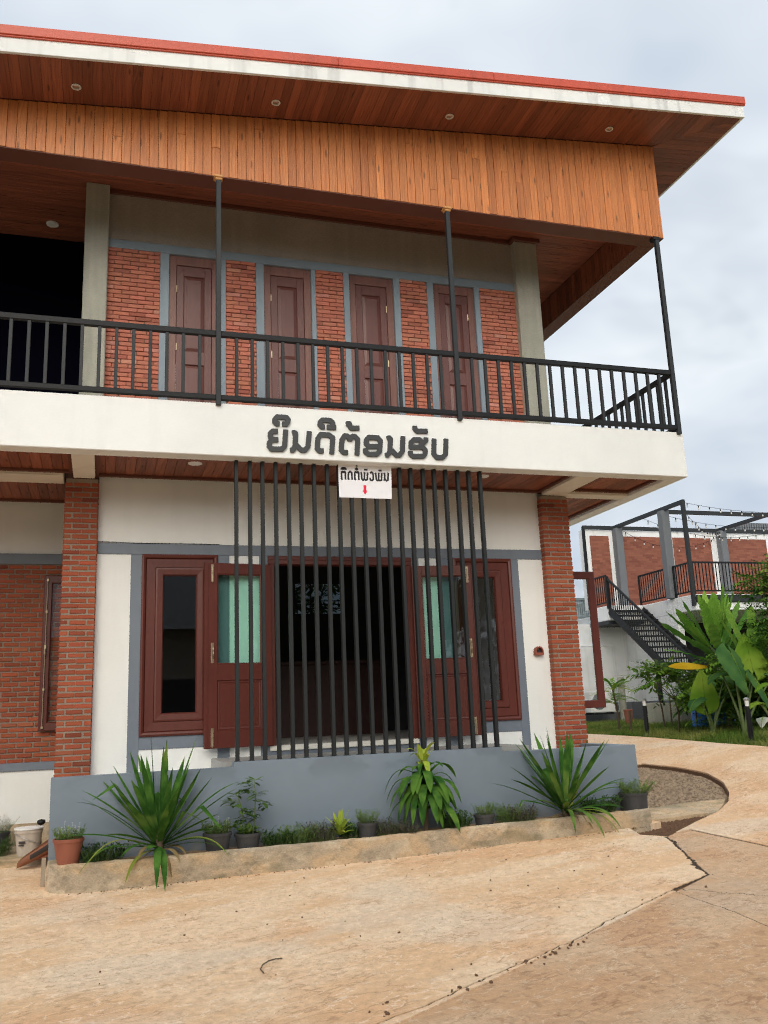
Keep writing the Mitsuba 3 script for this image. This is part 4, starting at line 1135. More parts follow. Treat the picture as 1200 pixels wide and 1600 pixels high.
for i in range(17):
    az = i * 2.39996; u = i / 16
    part(k, 'leaf', MB().add(*blade((2.49, 9.80, bedz(2.5) + .05 + .05 * u), az, D(25 + 50 * u), r.uniform(.16, .25), r.uniform(.04, .055), 1.6 - u, 7, .25, 'strap')), 'leaf_lime', smooth=60)

# ------------------------------------------------------------------ left corner: ledge, bucket, sack, plank, plants
part(house, 'footing', boxes((-3.4, -.40, 12.885, 13.0, -1.6, -1.215)), 'kerb_concrete')
single('left_ledge', MB().add(*cbox(-3.6, -.49, 11.55, 12.86, -1.75, -1.475, .015)), 'kerb_concrete', 'low concrete ledge at the foot of the recessed left wall', 'ledge')
b = thing('plastic_bucket', 'dirty white plastic bucket standing on the ledge beside the planter', 'bucket')
part(b, 'wall', lathe([(0, 0), (.118, 0), (.122, .01), (.150, .255), (.160, .256), (.160, .272), (.152, .273), (.153, .300), (.163, .302), (.163, .312), (.146, .312), (.140, .2)], (-.775, 11.86, -1.475), 36), 'bucket_white', smooth=35)
part(b, 'lid', lathe([(0, .318), (.145, .314), (.166, .312), (.166, .296)], (-.775, 11.86, -1.475), 36), 'white_plastic', smooth=35)
part(b, 'handle', tube([(-.775 + .162 * math.cos(a), 11.86 + .162 * math.sin(a), -1.475 + .262 - .075 * (1 + math.sin(3 * PI / 2 + (a + PI)))) for a in np.linspace(-PI, 0, 13)], .004, 6), 'steel', smooth=True)
part(b, 'label_print', MB().add(*box(-.872, -.800, 11.7130, 11.7150, -1.33, -1.30)).add(*box(-.872, -.815, 11.715, 11.717, -1.355, -1.338)), 'sack_dark')
single('tool_knob', MB().add(*lathe([(0, 0), (.03, .004), (.05, .03), (.045, .055), (.0, .07)], (-.655, 12.10, -1.17), 18)).add(*tube([(-.655, 12.10, -1.5), (-.655, 12.10, -1.15)], .012, 8)), 'black_metal', 'black rounded handle top of a tool standing behind the bucket', 'tool', smooth=40)
s = thing('brown_scoop', 'brown open scoop with a dark printed band lying by the left end of the planter', 'scoop')
zb = gz(-.7, 11.3)
def scoop(u, v, off=0.0):
    """u along (0 = pointed left end), v around the half shell from rim to rim."""
    w = .17 * np.sin(np.clip(u, 0, 1) * PI * .5) ** .55 + .004; a = PI * (v - .5) * 1.15
    x = -.85 + .40 * u; y = 11.33 + (w + off) * np.sin(a) * 1.0; z = zb + .02 + .17 * u ** 1.2 + (.115 + off) * (1 - np.cos(a)) * (.35 + .65 * u ** .5)
    return np.stack([x + 0 * a, y, z], -1)
uu, vv = np.meshgrid(np.linspace(0, 1, 15), np.linspace(0, 1, 15), indexing='ij')
F_ = np.array([[a * 15 + b_, a * 15 + b_ + 1, (a + 1) * 15 + b_ + 1, (a + 1) * 15 + b_] for a in range(14) for b_ in range(14)])
m = MB().add(scoop(uu, vv).reshape(-1, 3), F_).add(scoop(uu, vv, .006).reshape(-1, 3), F_)
part(s, 'shell', m, 'sack_brown', smooth=50)
u2, v2 = np.meshgrid(np.linspace(.35, .95, 9), np.linspace(.06, .22, 4), indexing='ij')
part(s, 'printed_band', (scoop(u2, v2, .011).reshape(-1, 3), np.array([[a * 4 + b_, a * 4 + b_ + 1, (a + 1) * 4 + b_ + 1, (a + 1) * 4 + b_] for a in range(8) for b_ in range(3)])), 'sack_dark', smooth=50)
part(s, 'inner_flap', (np.array([(-.80, 11.30, zb + .05), (-.45, 11.20, zb + .16), (-.45, 11.36, zb + .27), (-.62, 11.40, zb + .22)]), np.array([[0, 1, 2, 3]])), 'terracotta')
single('loose_plank', MB().add(*bar((-.515, 10.15, -1.58), (-.52, 10.35, -1.33), .04, .018)), 'stick_wood', 'short weathered board leaning against the end of the planter', 'board')
pot('flower_pot', 'dark pot of white flowers at the left edge of the picture', 'flower pot', -1.16, 12.40, -1.475, .10, .13, .23, 'pot_black')
herb_thing('white_flowers', 'white flowering plant in the dark pot at the left edge of the picture', 'plant', -1.16, 12.40, -1.26, .12, .17, 60, 71, 'leaf_pale', fl=60, spread=1.6)
herb_thing('ledge_plant', 'dark bushy plant on the ledge left of the bucket', 'plant', -1.13, 12.05, -1.49, .14, .22, 90, 73, 'leaf_dark', spread=1.0, leafl=.05, leafw=.008)

# ------------------------------------------------------------------ gravel, clods, strip
r = np.random.default_rng(91)
ico = trimesh.creation.icosphere(subdivisions=0)
def stones(n, poly, smin, smax, dz, seed):
    r = np.random.default_rng(seed); x0, y0, x1, y1 = poly.bounds; m = MB(); xs, ys = [], []
    while len(xs) < n:
        x, y = r.uniform(x0, x1, 4000), r.uniform(y0, y1, 4000); ok = shapely.contains_xy(poly, x, y); xs += list(x[ok]); ys += list(y[ok])
    xs, ys = np.array(xs[:n]), np.array(ys[:n]); z = gz(xs, ys) + dz
    for x, y, zz in zip(xs, ys, z):
        sz = r.uniform(smin, smax); A = trimesh.transformations.random_rotation_matrix(r.random(3))[:3, :3]
        m.add((np.array(ico.vertices) * r.uniform(.6, 1.2, 3) * sz) @ A.T * [1, 1, .75] + [x, y, zz], ico.faces)
    return m
GR = BED.intersection(Polygon([(6, 10.35), (9.6, 10.35), (9.6, 15), (6, 15)])).buffer(-.05)
scene['gravel'] = stones(9000, GR, .012, .030, -.066, 92).shape('stone_a'); labels['gravel'] = {'label': 'brown gravel filling the sunken bed', 'category': 'gravel', 'kind': 'stuff'}
scene['gravel_001'] = stones(5000, GR, .012, .028, -.064, 93).shape('stone_b'); labels['gravel_001'] = {'label': 'darker pebbles among the brown gravel', 'category': 'gravel', 'kind': 'stuff'}
scene['gravel_002'] = stones(1500, BED.intersection(Polygon([(5, 8), (8, 8), (8, 10.1), (5, 10.1)])).buffer(-.04), .008, .024, -.068, 95).shape('clod'); labels['gravel_002'] = {'label': 'brown crumbs of earth in the front corner of the bed', 'category': 'gravel', 'kind': 'stuff'}
st = [(6.47, 10.30), (7.05, 10.24), (7.88, 10.42), (7.45, 9.99), (6.97, 10.06), (6.47, 10.13)]
e = trimesh.creation.extrude_polygon(Polygon(st), .22, engine='earcut'); ev = np.array(e.vertices); ev[:, 2] += gz(ev[:, 0], ev[:, 1]) - .245
single('concrete_step', (ev, e.faces), 'kerb_concrete', 'narrow concrete strip crossing the gravel bed beside the planter', 'step')
lg = Polygon([(6.47, 10.31), (7.05, 10.25), (7.86, 10.42), (8.2, 10.80), (7.6, 11.0), (6.47, 11.0)])
single('concrete_apron', sheet(lg.intersection(BED.buffer(-.02)), .2, -.045, .06, .1), 'kerb_concrete', 'thin pale concrete apron behind the step, dusted with gravel', 'apron')
scene['leaf_litter'] = stones(220, LineString([(-.3, 9.55), (.4, 9.53), (1.5, 9.53), (2.9, 9.49), (4.4, 9.57), (6.1, 9.6)]).buffer(.045), .003, .011, .003, 101).shape('clod'); labels['leaf_litter'] = {'label': 'dark litter gathered along the foot of the kerb', 'category': 'litter', 'kind': 'stuff'}
CL = Polygon([(-.4, 5.6), (5, 5.6), (5.8, 9.2), (-.2, 9.3)])
def clods(n, poly, a, b, seed): return stones(n, poly, a, b, .004, seed)
scene['debris'] = MB().add(*[np.vstack(clods(50, CL, .004, .012, 97).v), np.vstack([0 * np.zeros((0, 3), int)] + clods(50, CL, .004, .012, 97).f)]).add(*[np.vstack(clods(16, LineString([(1.5, 5.1), (3.3, 5.75)]).buffer(.10), .006, .018, 98).v), np.vstack(clods(16, LineString([(1.5, 5.1), (3.3, 5.75)]).buffer(.10), .006, .018, 98).f)]).add(*[np.vstack(clods(26, LineString([(2.4, 5.45), (3.2, 5.85)]).buffer(.03), .006, .014, 99).v), np.vstack(clods(26, LineString([(2.4, 5.45), (3.2, 5.85)]).buffer(.03), .006, .014, 99).f)]).shape('clod')
labels['debris'] = {'label': 'crumbs of earth scattered over the concrete slab', 'category': 'debris', 'kind': 'stuff'}
wl = np.array([(1.03, 6.10), (1.02, 6.17), (1.05, 6.25), (1.10, 6.32), (1.15, 6.36), (1.20, 6.38)])
single('bent_twig', MB().add(*tube(np.c_[wl, gz(wl[:, 0], wl[:, 1]) + .008 + .012 * np.sin(np.linspace(0, PI, 6))], .0045, 6)), 'stem_brown', 'thin dark curved twig lying on the concrete slab', 'twig', smooth=True)

# ------------------------------------------------------------------ the annex across the lane
an = thing('annex_building', 'white annex with a brick roof terrace and a black outdoor staircase', 'building')
XC, YC, YB = 16.1, 21.5, 25.25
part(an, 'terrace', boxes((XC, 30, YC, 30, 2.47, 2.93), b=.02), 'annex_white')
part(an, 'terrace_edge', boxes((XC + .02, 30, YC - .06, YC + .0, 2.70, 2.90), b=.01), 'dark_metal')
part(an, 'side_wall', boxes((XC, XC + .2, 22.42, YB, 0.0, 2.47)), 'annex_white')
part(an, 'side_plinth', boxes((XC - .012, XC + .2, 22.41, YB, -.9, 0.0)), 'annex_gray')
part(an, 'back_wall', boxes((12.2, XC, YB, YB + .2, 0.0, 2.47)), 'annex_white')
part(an, 'back_plinth', boxes((12.2, XC - .012, YB - .012, YB + .2, -.9, 0.0)), 'annex_gray')
part(an, 'recess_wall', boxes((XC + .2, 30, 25.2, 25.4, -.9, 2.47)), 'interior_dark')
part(an, 'door', frame_ring(14.36, 15.66, -.3, 1.82, [(0, YB), (0, YB - .03), (.05, YB - .035), (.06, YB - .01), (.07, YB - .006)]), 'annex_white')  # thin ring standing for a conduit pipe on the wall, no doorway
part(an, 'landing', boxes((14.85, XC, 24.10, YB, 2.47, 2.93), b=.02), 'annex_white')
part(an, 'landing_beam', boxes((14.85, XC, 24.12, YB, 2.36, 2.47)), 'dark_metal')
# parapet wall of brick panels
part(an, 'parapet', boxes((14.88, 30, YB, YB + .25, 2.93, 5.56)), 'annex_white')
for a, b in ((15.12, 15.82), (16.36, 17.80), (18.28, 19.80), (20.48, 22.1), (22.5, 25)):
    part(an, 'brick_panel', boxes((a, b, YB - .02, YB + .02, 2.99, 5.36)), 'brick_far')
for x, y in ((XC, YB - .12), (XC, 22.55), (20.18, YB - .12)):
    part(an, 'column', boxes((x - .13, x + .13, y - .13, y + .13, 2.93, 5.60), b=.015), 'annex_gray')
part(an, 'corner_post', boxes((XC - .05, XC + .05, YC, YC + .1, 2.6, 5.70)), 'dark_metal')
part(an, 'end_post', boxes((14.86, 14.94, YB - .06, YB + .02, 2.93, 5.66)), 'black_metal')
for p, q in (((XC, YC, 5.66), (XC, YB + .1, 5.66)), ((XC, 22.7, 5.62), (27, 22.7, 5.62)), ((20.2, 22.65, 5.66), (20.2, YB + .1, 5.66)), ((14.88, YB - .03, 5.63), (30, YB - .03, 5.63))):
    part(an, 'pergola_beam', MB().add(*bar(p, q, .08, .12)), 'dark_metal')


def railing(name, p, q, h=.93, step=.115):
    p, q = np.array(p, float), np.array(q, float)
    k = part(an, name, MB().add(*bar(p + [0, 0, h], q + [0, 0, h], .05, .05)).add(*bar(p + [0, 0, .10], q + [0, 0, .10], .04, .04)).add(*bar(p, p + [0, 0, h], .05, .05)).add(*bar(q, q + [0, 0, h], .05, .05)), 'black_metal')
    n = int(np.linalg.norm((q - p)[:2]) / step)
    for i in range(1, n):
        o = p + (q - p) * i / n
        part(k, 'baluster', MB().add(*bar(o + [0, 0, .1], o + [0, 0, h], .022, .022)), 'black_metal')


railing('terrace_railing', (XC + .03, 24.22, 2.93), (XC + .03, 22.66, 2.93))
railing('terrace_railing', (XC + .03, 22.40, 2.93), (XC + .03, YC + .05, 2.93))
railing('terrace_railing', (XC + .05, YC + .03, 2.93), (24.0, YC + .03, 2.93))
railing('landing_railing', (14.88, YB - .05, 2.93), (14.88, 24.12, 2.93))
SL = .727; n = 20; y0s, z0s = 24.08, 2.93
stair = part(an, 'staircase', MB().add(*bar((14.88, y0s, z0s - .16), (14.88, 19.2, z0s - .16 - SL * (y0s - 19.2)), .05, .22)).add(*bar((XC - .04, y0s, z0s - .16), (XC - .04, 19.2, z0s - .16 - SL * (y0s - 19.2)), .05, .22)), 'black_metal')
for i in range(n):
    y = y0s - .12 - i * .2425; z = z0s - .176 * (i + 1)
    t = part(stair, 'tread', boxes((14.9, XC - .06, y - .13, y + .13, z - .02, z)), 'black_metal') if False else None
    m = MB()
    for j in range(9):
        m.add(*box(14.9 + j * .132, 14.9 + j * .132 + .085, y - .125, y + .125, z - .018, z))
    m.add(*box(14.9, XC - .06, y - .135, y - .105, z - .05, z)).add(*box(14.9, XC - .06, y + .085, y + .125, z - .03, z))
    m.add(*box(XC - .07, XC - .02, y - .13, y + .13, z - .16, z + .02))
    part(stair, 'tread', m, 'black_metal')
part(stair, 'handrail', MB().add(*bar((14.88, y0s, z0s + .85), (14.88, 19.2, z0s + .85 - SL * (y0s - 19.2)), .05, .06)).add(*bar((14.88, y0s, z0s - .1), (14.88, y0s, z0s + .9), .09, .09)).add(*bar((14.88, 19.25, -.7), (14.88, 19.25, .25), .06, .06)), 'black_metal')
for i in range(1, 42):
    y = y0s - i * .115; z = z0s - SL * (y0s - y)
    part(stair, 'baluster', MB().add(*bar((14.88, y, z - .1), (14.88, y, z + .85), .022, .022)), 'black_metal')
part(stair, 'support_post', boxes((14.95, 15.05, 22.0, 22.1, -.75, 1.25)), 'black_metal')

for i, (a, b, sag, nb) in enumerate((((XC, 21.7, 5.6), (20.2, YB - .1, 5.6), .35, 14), ((XC, 22.7, 5.55), (22.0, 22.9, 5.5), .30, 16), ((XC, 23.6, 5.6), (22.0, 24.2, 5.55), .45, 16), ((XC + .1, YB - .2, 5.55), (20.2, YB - .2, 5.5), .55, 12), ((XC, 21.6, 5.66), (22.5, 22.0, 5.8), .25, 16))):
    a, b = np.array(a), np.array(b)
    k = thing('string_light', ['string of bulbs hung diagonally across the terrace', 'string of bulbs along the front pergola beam', 'string of bulbs across the middle of the terrace', 'low sagging string of bulbs in front of the brick parapet', 'nearest and highest string of bulbs from the corner post'][i], 'string lights', 'strings of bulbs over the terrace')
    pts = [a + (b - a) * t - np.array([0, 0, 4 * sag * t * (1 - t)]) for t in np.linspace(0, 1, 25)]
    part(k, 'wire', tube(pts, .006, 4), 'black_metal')
    for j in range(nb):
        t = (j + .5) / nb; p = a + (b - a) * t - np.array([0, 0, 4 * sag * t * (1 - t)])
        part(k, 'bulb', MB().add(*lathe([(0, -.13), (.018, -.122), (.023, -.105), (.015, -.075), (.012, -.07)], p, 8)), 'bulb', smooth=40)
        part(k, 'socket', MB().add(*tube([p, p - [0, 0, .07]], .015, 6)), 'black_metal')

sh = thing('metal_shed', 'gray-green corrugated metal shed behind the annex', 'shed')
m = MB(); n = 60
for i in range(n):
    x = 13.5 + i * .085
    m.add(*box(x, x + .05, 29.46, 29.54, -.8, 3.78)); m.add(*box(x + .05, x + .085, 29.5, 29.54, -.8, 3.78))
part(sh, 'wall', m, 'shed_metal'); part(sh, 'roof', boxes((13.4, 18.7, 29.40, 33, 3.78, 3.86)), 'shed_metal')
rb = thing('roof_building', 'dark gray corrugated roof edge of a building beyond the terrace', 'building')
m = MB()
for i in range(70): m.add(*box(25.0 + i * .12, 25.08 + i * .12, 29.9, 30.1, 6.0, 7.05))
part(rb, 'cladding', m.add(*box(25, 33.4, 30.0, 36, 6.02, 7.0)), 'annex_gray'); part(rb, 'wall', boxes((25.2, 33, 30.2, 36, -.8, 6.02)), 'annex_white')

ac = thing('air_conditioner', 'white outdoor air-conditioning unit at the foot of the annex wall', 'air conditioner')
part(ac, 'case', boxes((14.15, 15.0, 24.45, 24.80, -.28, .36), b=.02), 'white_plastic')
part(ac, 'grille', MB().add(*lathe([(.0, 0), (.24, 0), (.25, .01), (.25, .03)], (0, 0, 0), 24)), 'dark_metal')
gv, gf = lathe([(.0, 0.02), (.22, .015), (.24, .0)], (0, 0, 0), 24); scene[ac + '__grille'] = mikit.ply((np.c_[14.45 + gv[:, 0], 24.449 - gv[:, 2], .04 + gv[:, 1]], gf), 'annex_gray')
part(ac, 'bracket', boxes((14.2, 14.25, 24.45, 24.85, -.34, -.28), (14.9, 14.95, 24.45, 24.85, -.34, -.28), (14.2, 14.95, 24.45, 24.52, -.34, -.29)), 'black_metal')
single('roll_column', MB().add(*lathe([(0, -.7), (.11, -.7), (.11, .72), (.10, .76), (0, .77)], (15.42, 24.7, 0), 18)), 'concrete_column', 'gray upright concrete cylinder beside the air-conditioning unit', 'pipe', smooth=40)

for i, (x, y, h, lb) in enumerate(((11.63, 17.75, .80, 'black garden bollard light at the lane edge near the small sapling'), (11.31, 13.96, .80, 'black garden bollard light beneath the big leaves at far right'))):
    k = thing('bollard_light', lb, 'bollard light', 'bollard lights along the lane'); z = gz(x, y)
    part(k, 'base', MB().add(*lathe([(0, 0), (.10, 0), (.10, .015), (.055, .02)], (x, y, z), 20)), 'concrete_column')
    part(k, 'post', MB().add(*lathe([(.048, .01), (.048, h - .16), (.044, h - .155), (0, h - .155)], (x, y, z), 20)), 'black_metal', smooth=40)
    part(k, 'lens', MB().add(*lathe([(.036, h - .155), (.036, h - .05)], (x, y, z), 16)), 'white_plastic', smooth=True)
    part(k, 'cap', MB().add(*lathe([(.0, h - .05), (.052, h - .05), (.054, h - .02), (.03, h), (0, h + .003)], (x, y, z), 20)), 'steel', smooth=40)
cp = thing('panel_fence', 'short fence of gray weathered concrete panels at the annex corner', 'fence')
for i in range(3):
    x = 14.0 + i * .52
    part(cp, 'panel', boxes((x, x + .50, 21.3, 21.36, -.75, -.05 - .02 * i), b=.008), 'concrete_column')
br = thing('blue_barrel', 'blue plastic barrel half hidden behind the big leaves', 'barrel')
part(br, 'body', MB().add(*lathe([(0, 0), (.26, 0), (.29, .04), (.29, .28), (.30, .30), (.29, .32), (.29, .58), (.30, .60), (.29, .62), (.29, .86), (.27, .90), (0, .90)], (13.22, 17.8, gz(13.2, 17.8)), 26)), 'blue_plastic', smooth=35)
br2 = thing('blue_barrel', 'second blue barrel right of the first among the stems', 'barrel')
part(br2, 'body', MB().add(*lathe([(0, 0), (.26, 0), (.29, .04), (.29, .28), (.30, .30), (.29, .32), (.29, .58), (.30, .60), (.29, .62), (.29, .80), (.27, .84), (0, .84)], (13.85, 18.0, gz(13.85, 18.0)), 26)), 'blue_plastic', smooth=35)

# ------------------------------------------------------------------ big-leaved plants by the lane
R2 = np.random.default_rng(123)


def heart(base, az, el, L, w, droop, ruffle, seed):
    """A large arrow-heart leaf: base = where the petiole meets the blade, pointing az/el, drooping."""
    r = np.random.default_rng(seed); nt, ns = 16, 8
    d = np.array([math.cos(el) * math.cos(az), math.cos(el) * math.sin(az), math.sin(el)]); side = np.array([-math.sin(az), math.cos(az), 0.0])
    tt = [-.28, -.2, -.08, .1, .3, .5, .7, .88, 1.0]; wo = [.12, .55, .88, 1.0, .92, .74, .5, .24, 0.0]; wi = [.10, .14, .06, 0, 0, 0, 0, 0, 0]
    V, pos, dirs = [], {}, []
    p = np.array(base, float); dd = d.copy(); path = [(0.0, p.copy(), dd.copy())]
    for i in range(40):
        t = (i + 1) / 40; dd = dd + np.array([0, 0, -1.0]) * droop / 40 * 1.5; dd /= np.linalg.norm(dd); p = p + dd * L / 40; path.append((t, p.copy(), dd.copy()))
    F = []
    for sgn in (-1, 1):
        o = len(V)
        for i in range(nt + 1):
            t = -.28 + 1.28 * i / nt
            if t >= 0: _, q, e = path[min(40, int(round(t * 40)))]
            else: q, e = path[0][1] + path[0][2] * t * L, path[0][2]
            nr = np.cross(side, e); a, b = np.interp(t, tt, wi), np.interp(t, tt, wo)
            for j in range(ns + 1):
                u = a + (b - a) * j / ns
                rip = ruffle * math.sin(t * 38 + sgn) * (j / ns) ** 2 + .02 * math.sin(j * 1.2 + t * 30)
                V.append(q + side * sgn * u * w / 2 + nr * (.10 * w * (j / ns) ** 1.3 + rip * w))
        for i in range(nt):
            for j in range(ns):
                c = o + i * (ns + 1) + j; F.append([c, c + 1, c + ns + 2, c + ns + 1])
    return np.array(V), np.array(F), [q for _, q, _ in path]


def alocasia(name, label, x, y, specs, z=None):
    k = thing(name, label, 'elephant ear plant'); z = gz(x, y) if z is None else z
    for i, (ax, ay, az_, dirdeg, el, L, w, droop, mt) in enumerate(specs):
        tip = np.array([ax, ay, az_]); b = np.array([x + R2.uniform(-.06, .06), y + R2.uniform(-.06, .06), z])
        c = (b + tip) / 2 + np.array([(b - tip)[0] * .1, 0, .12 * abs(az_ - z)])
        pts = [(1 - t) ** 2 * b + 2 * t * (1 - t) * c + t * t * tip for t in np.linspace(0, 1, 10)]
        part(k, 'stalk', tube(pts, np.linspace(.032, .014, 10), 8), 'stem_green', smooth=True)
        v, f, mid = heart(tip, D(dirdeg), D(el), L, w, droop, .02, i + 3)
        lf = part(k, 'leaf', (v, f), mt, smooth=70)
        part(lf, 'midrib', tube([m_ + [0, -.004, .002] for m_ in mid[::5]], np.linspace(.010, .003, len(mid[::5])), 5), 'leaf_alocasia_light', smooth=True)
    return k


def banana(name, label, x, y, specs, cat='banana plant', wd=.34):
    k = thing(name, label, cat); z = gz(x, y)
    part(k, 'stem', tube([(x, y, z - .1), (x + .02, y, z + .6), (x, y, z + 1.2)], [.10, .085, .06], 10), 'stem_green', smooth=True)
    for i, (az, el, L, w, droop, hz, mt) in enumerate(specs):
        b = (x, y, z + hz)
        d = np.array([math.cos(D(az)) * math.cos(D(el)), math.sin(D(az)) * math.cos(D(el)), math.sin(D(el))])
        e = np.array(b) + d * .35
        part(k, 'stalk', tube([b, (np.array(b) + e) / 2, e], [.026, .02, .014], 7), 'stem_green', smooth=True)
        v, f = blade(e, D(az), D(el), L, w, droop, 26, .22, 'banana', R2.uniform(-.6, .6), 1.4)
        v[:, 2] += .012 * np.sin(np.arange(len(v)) * 1.7)
        part(k, 'leaf', (v, f), mt, smooth=70)
    return k


banana('banana_plant', 'banana-like plant with long upright bright leaves below the terrace corner', 14.40, 18.6, [
    (182, 40, 1.45, .20, .12, 1.62, 'leaf_banana_dark'), (186, 30, 1.55, .20, .15, 1.55, 'leaf_banana_dark'), (176, 50, 1.2, .24, .12, 1.65, 'leaf_banana'), (190, 46, 1.25, .24, .2, 1.6, 'leaf_banana'), (215, 62, 1.15, .26, .15, 1.7, 'leaf_banana'),
    (240, 78, 1.05, .33, .06, 1.75, 'leaf_banana'), (275, 86, 1.1, .36, .05, 1.75, 'leaf_banana'), (300, 74, 1.0, .34, .1, 1.7, 'leaf_banana'), (340, 74, 1.25, .34, .1, 1.7, 'leaf_banana_dark'), (0, 66, 1.3, .26, .12, 1.75, 'leaf_banana'), (350, 78, 1.35, .26, .1, 1.75, 'leaf_banana'),
    (10, 55, 1.35, .22, .15, 1.65, 'leaf_banana_dark'), (182, 18, 1.25, .26, .45, 1.45, 'leaf_banana_dark'), (195, 6, 1.15, .27, .5, 1.3, 'leaf_banana'), (210, 24, 1.1, .26, .4, 1.5, 'leaf_banana_dark'), (230, 38, 1.0, .28, .4, 1.6, 'leaf_banana'), (290, 40, .8, .27, .9, 1.5, 'leaf_banana_dark'), (172, 10, 1.2, .24, .4, 1.35, 'leaf_banana_dark'), (200, -8, 1.0, .26, .6, 1.15, 'leaf_banana_dark'), (330, 30, .9, .26, .9, 1.4, 'leaf_banana_dark')])
banana('banana_plant', 'banana-like plant with narrower darker leaves behind the first one', 15.7, 20.2, [
    (180, 50, 1.5, .26, .2, 1.5, 'leaf_banana_dark'), (150, 65, 1.5, .28, .2, 1.6, 'leaf_banana_dark'), (90, 80, 1.6, .30, .1, 1.6, 'leaf_banana'), (20, 70, 1.6, .28, .2, 1.6, 'leaf_banana'), (-10, 55, 1.5, .26, .3, 1.6, 'leaf_banana_dark'), (250, 45, 1.2, .26, .5, 1.5, 'leaf_banana_dark'), (200, 70, 1.5, .28, .15, 1.6, 'leaf_banana')])
banana('banana_plant', 'banana-like plant with bright leaves beside the leafy tree at the right', 14.35, 17.3, [
    (170, 62, 1.2, .26, .2, 1.2, 'leaf_banana'), (120, 72, 1.2, .28, .2, 1.3, 'leaf_banana'), (40, 70, 1.2, .28, .2, 1.3, 'leaf_banana'), (260, 60, 1.0, .30, .5, 1.2, 'leaf_banana'), (200, 40, 1.1, .26, .6, 1.0, 'leaf_banana_dark'),
    (300, 50, 1.0, .28, .6, 1.1, 'leaf_banana_dark'), (230, 30, 1.0, .28, .9, .9, 'leaf_banana'), (185, 15, 1.0, .26, .8, .7, 'leaf_banana_dark'), (280, 20, .9, .28, 1.1, .8, 'leaf_banana')])
yl = thing('yellow_leaf', 'large yellowed leaf hanging level in front of the big plants', 'leaf')
v, f = blade((0, 0, 0), D(182), D(6), 1.05, .20, .22, 16, .14, 'strap', .5)
ca, sa = math.cos(D(38)), math.sin(D(38)); v = np.c_[v[:, 0], v[:, 1] * ca - v[:, 2] * sa, v[:, 1] * sa + v[:, 2] * ca] + [12.80, 16.95, .70]
part(yl, 'blade', (v, f), 'leaf_yellow', smooth=70)
part(yl, 'stalk', tube([(13.9, 18.3, .75), (13.4, 17.5, .80), (12.80, 16.95, .70)], [.016, .012, .01], 6), 'leaf_yellow', smooth=True)
alocasia('elephant_ear', 'elephant-ear plant with pale stalks and an upright light leaf at the lawn edge', 12.15, 16.1, [
    (11.90, 15.95, -.12, 60, 84, .74, .60, -.05, 'leaf_alocasia_light'), (11.72, 15.9, .02, 196, -8, .45, .42, .8, 'leaf_alocasia'), (12.35, 15.8, .10, 300, 35, .5, .42, .8, 'leaf_alocasia'), (12.25, 16.3, .30, 60, 40, .5, .4, .7, 'leaf_alocasia'), (12.5, 16.0, .42, 250, 20, .55, .4, .9, 'leaf_alocasia')])
alocasia('elephant_ear', 'elephant-ear plant with a huge ruffled dark leaf hanging toward the lane', 12.1, 15.1, [
    (11.84, 14.9, .86, 290, -66, .85, .82, .25, 'leaf_alocasia'), (12.40, 15.0, .52, 70, 72, .80, .72, -.1, 'leaf_alocasia_light'), (12.25, 14.8, .35, 300, -60, .75, .42, .4, 'leaf_alocasia'), (12.6, 14.7, .35, 330, -40, .6, .45, .6, 'leaf_alocasia'), (11.95, 15.4, .50, 190, 10, .5, .40, .9, 'leaf_alocasia')])
alocasia('elephant_ear', 'small pale elephant-ear at the right edge of the picture', 11.55, 13.5, [
    (11.12, 13.4, -.10, 200, 15, .36, .26, .7, 'leaf_alocasia_light'), (11.2, 13.2, .22, 190, 10, .42, .28, .7, 'leaf_alocasia_light'), (11.25, 13.5, -.36, 220, 0, .35, .24, .8, 'leaf_pale')])


def leafy_tree(name, label, cat, x, y, h, crown, n, seed, mats, ls=(.10, .16), trunk_r=.06, base=None, trunks=1):
    """A tree: tapered trunk with limbs and a crown of many leaf faces in clumps. crown: list of (dx, dy, dz, r)."""
    r = np.random.default_rng(seed); k = thing(name, label, cat); z = gz(x, y) if base is None else base
    m = MB()
    m.add(*tube([(x, y, z - .1), (x + .05, y, z + h * .3), (x, y + .05, z + h * .55)], [trunk_r, trunk_r * .8, trunk_r * .5], 9))
    for dx, dy, dz, cr in crown:
        c = np.array([x + dx, y + dy, z + dz]); s0 = np.array([x, y, z + min(h * .5, dz * .6)])
        m.add(*tube([s0, (s0 + c) / 2 + [0, 0, -.1 * cr], c], [trunk_r * .5, trunk_r * .3, trunk_r * .12], 6))
    part(k, 'trunk', m, 'stem_brown', smooth=40)
    ms = [MB() for _ in mats]
    tot = sum(c[3] ** 2 for c in crown)
    for ci, (dx, dy, dz, cr) in enumerate(crown):
        for _ in range(int(n * cr ** 2 / tot / 9)):
            v = r.normal(0, 1, 3); v /= np.linalg.norm(v); o = np.array([x + dx, y + dy, z + dz]) + v * cr * r.uniform(.35, 1.05) * [1, 1, .8]
            az = math.atan2(v[1], v[0]) + r.uniform(-.8, .8); el0 = r.uniform(-.5, .5); mm = ms[(ci + (r.random() < .25)) % len(ms)]
            dd = np.array([math.cos(az) * math.cos(el0), math.sin(az) * math.cos(el0), math.sin(el0)]); L = r.uniform(*ls)
            for j in range(9):
                p = o + dd * (j // 2) * L * .55; sg = (-1) ** j
                mm.add(*blade(p, az + sg * r.uniform(.5, 1.1), el0 + r.uniform(-.4, .3), L * r.uniform(.7, 1.2), L * .36, .6, 2, .12, 'ovate'))
    for a, mt in zip(ms, mats):
        if a.v: part(k, 'crown', a, mt)
    return k


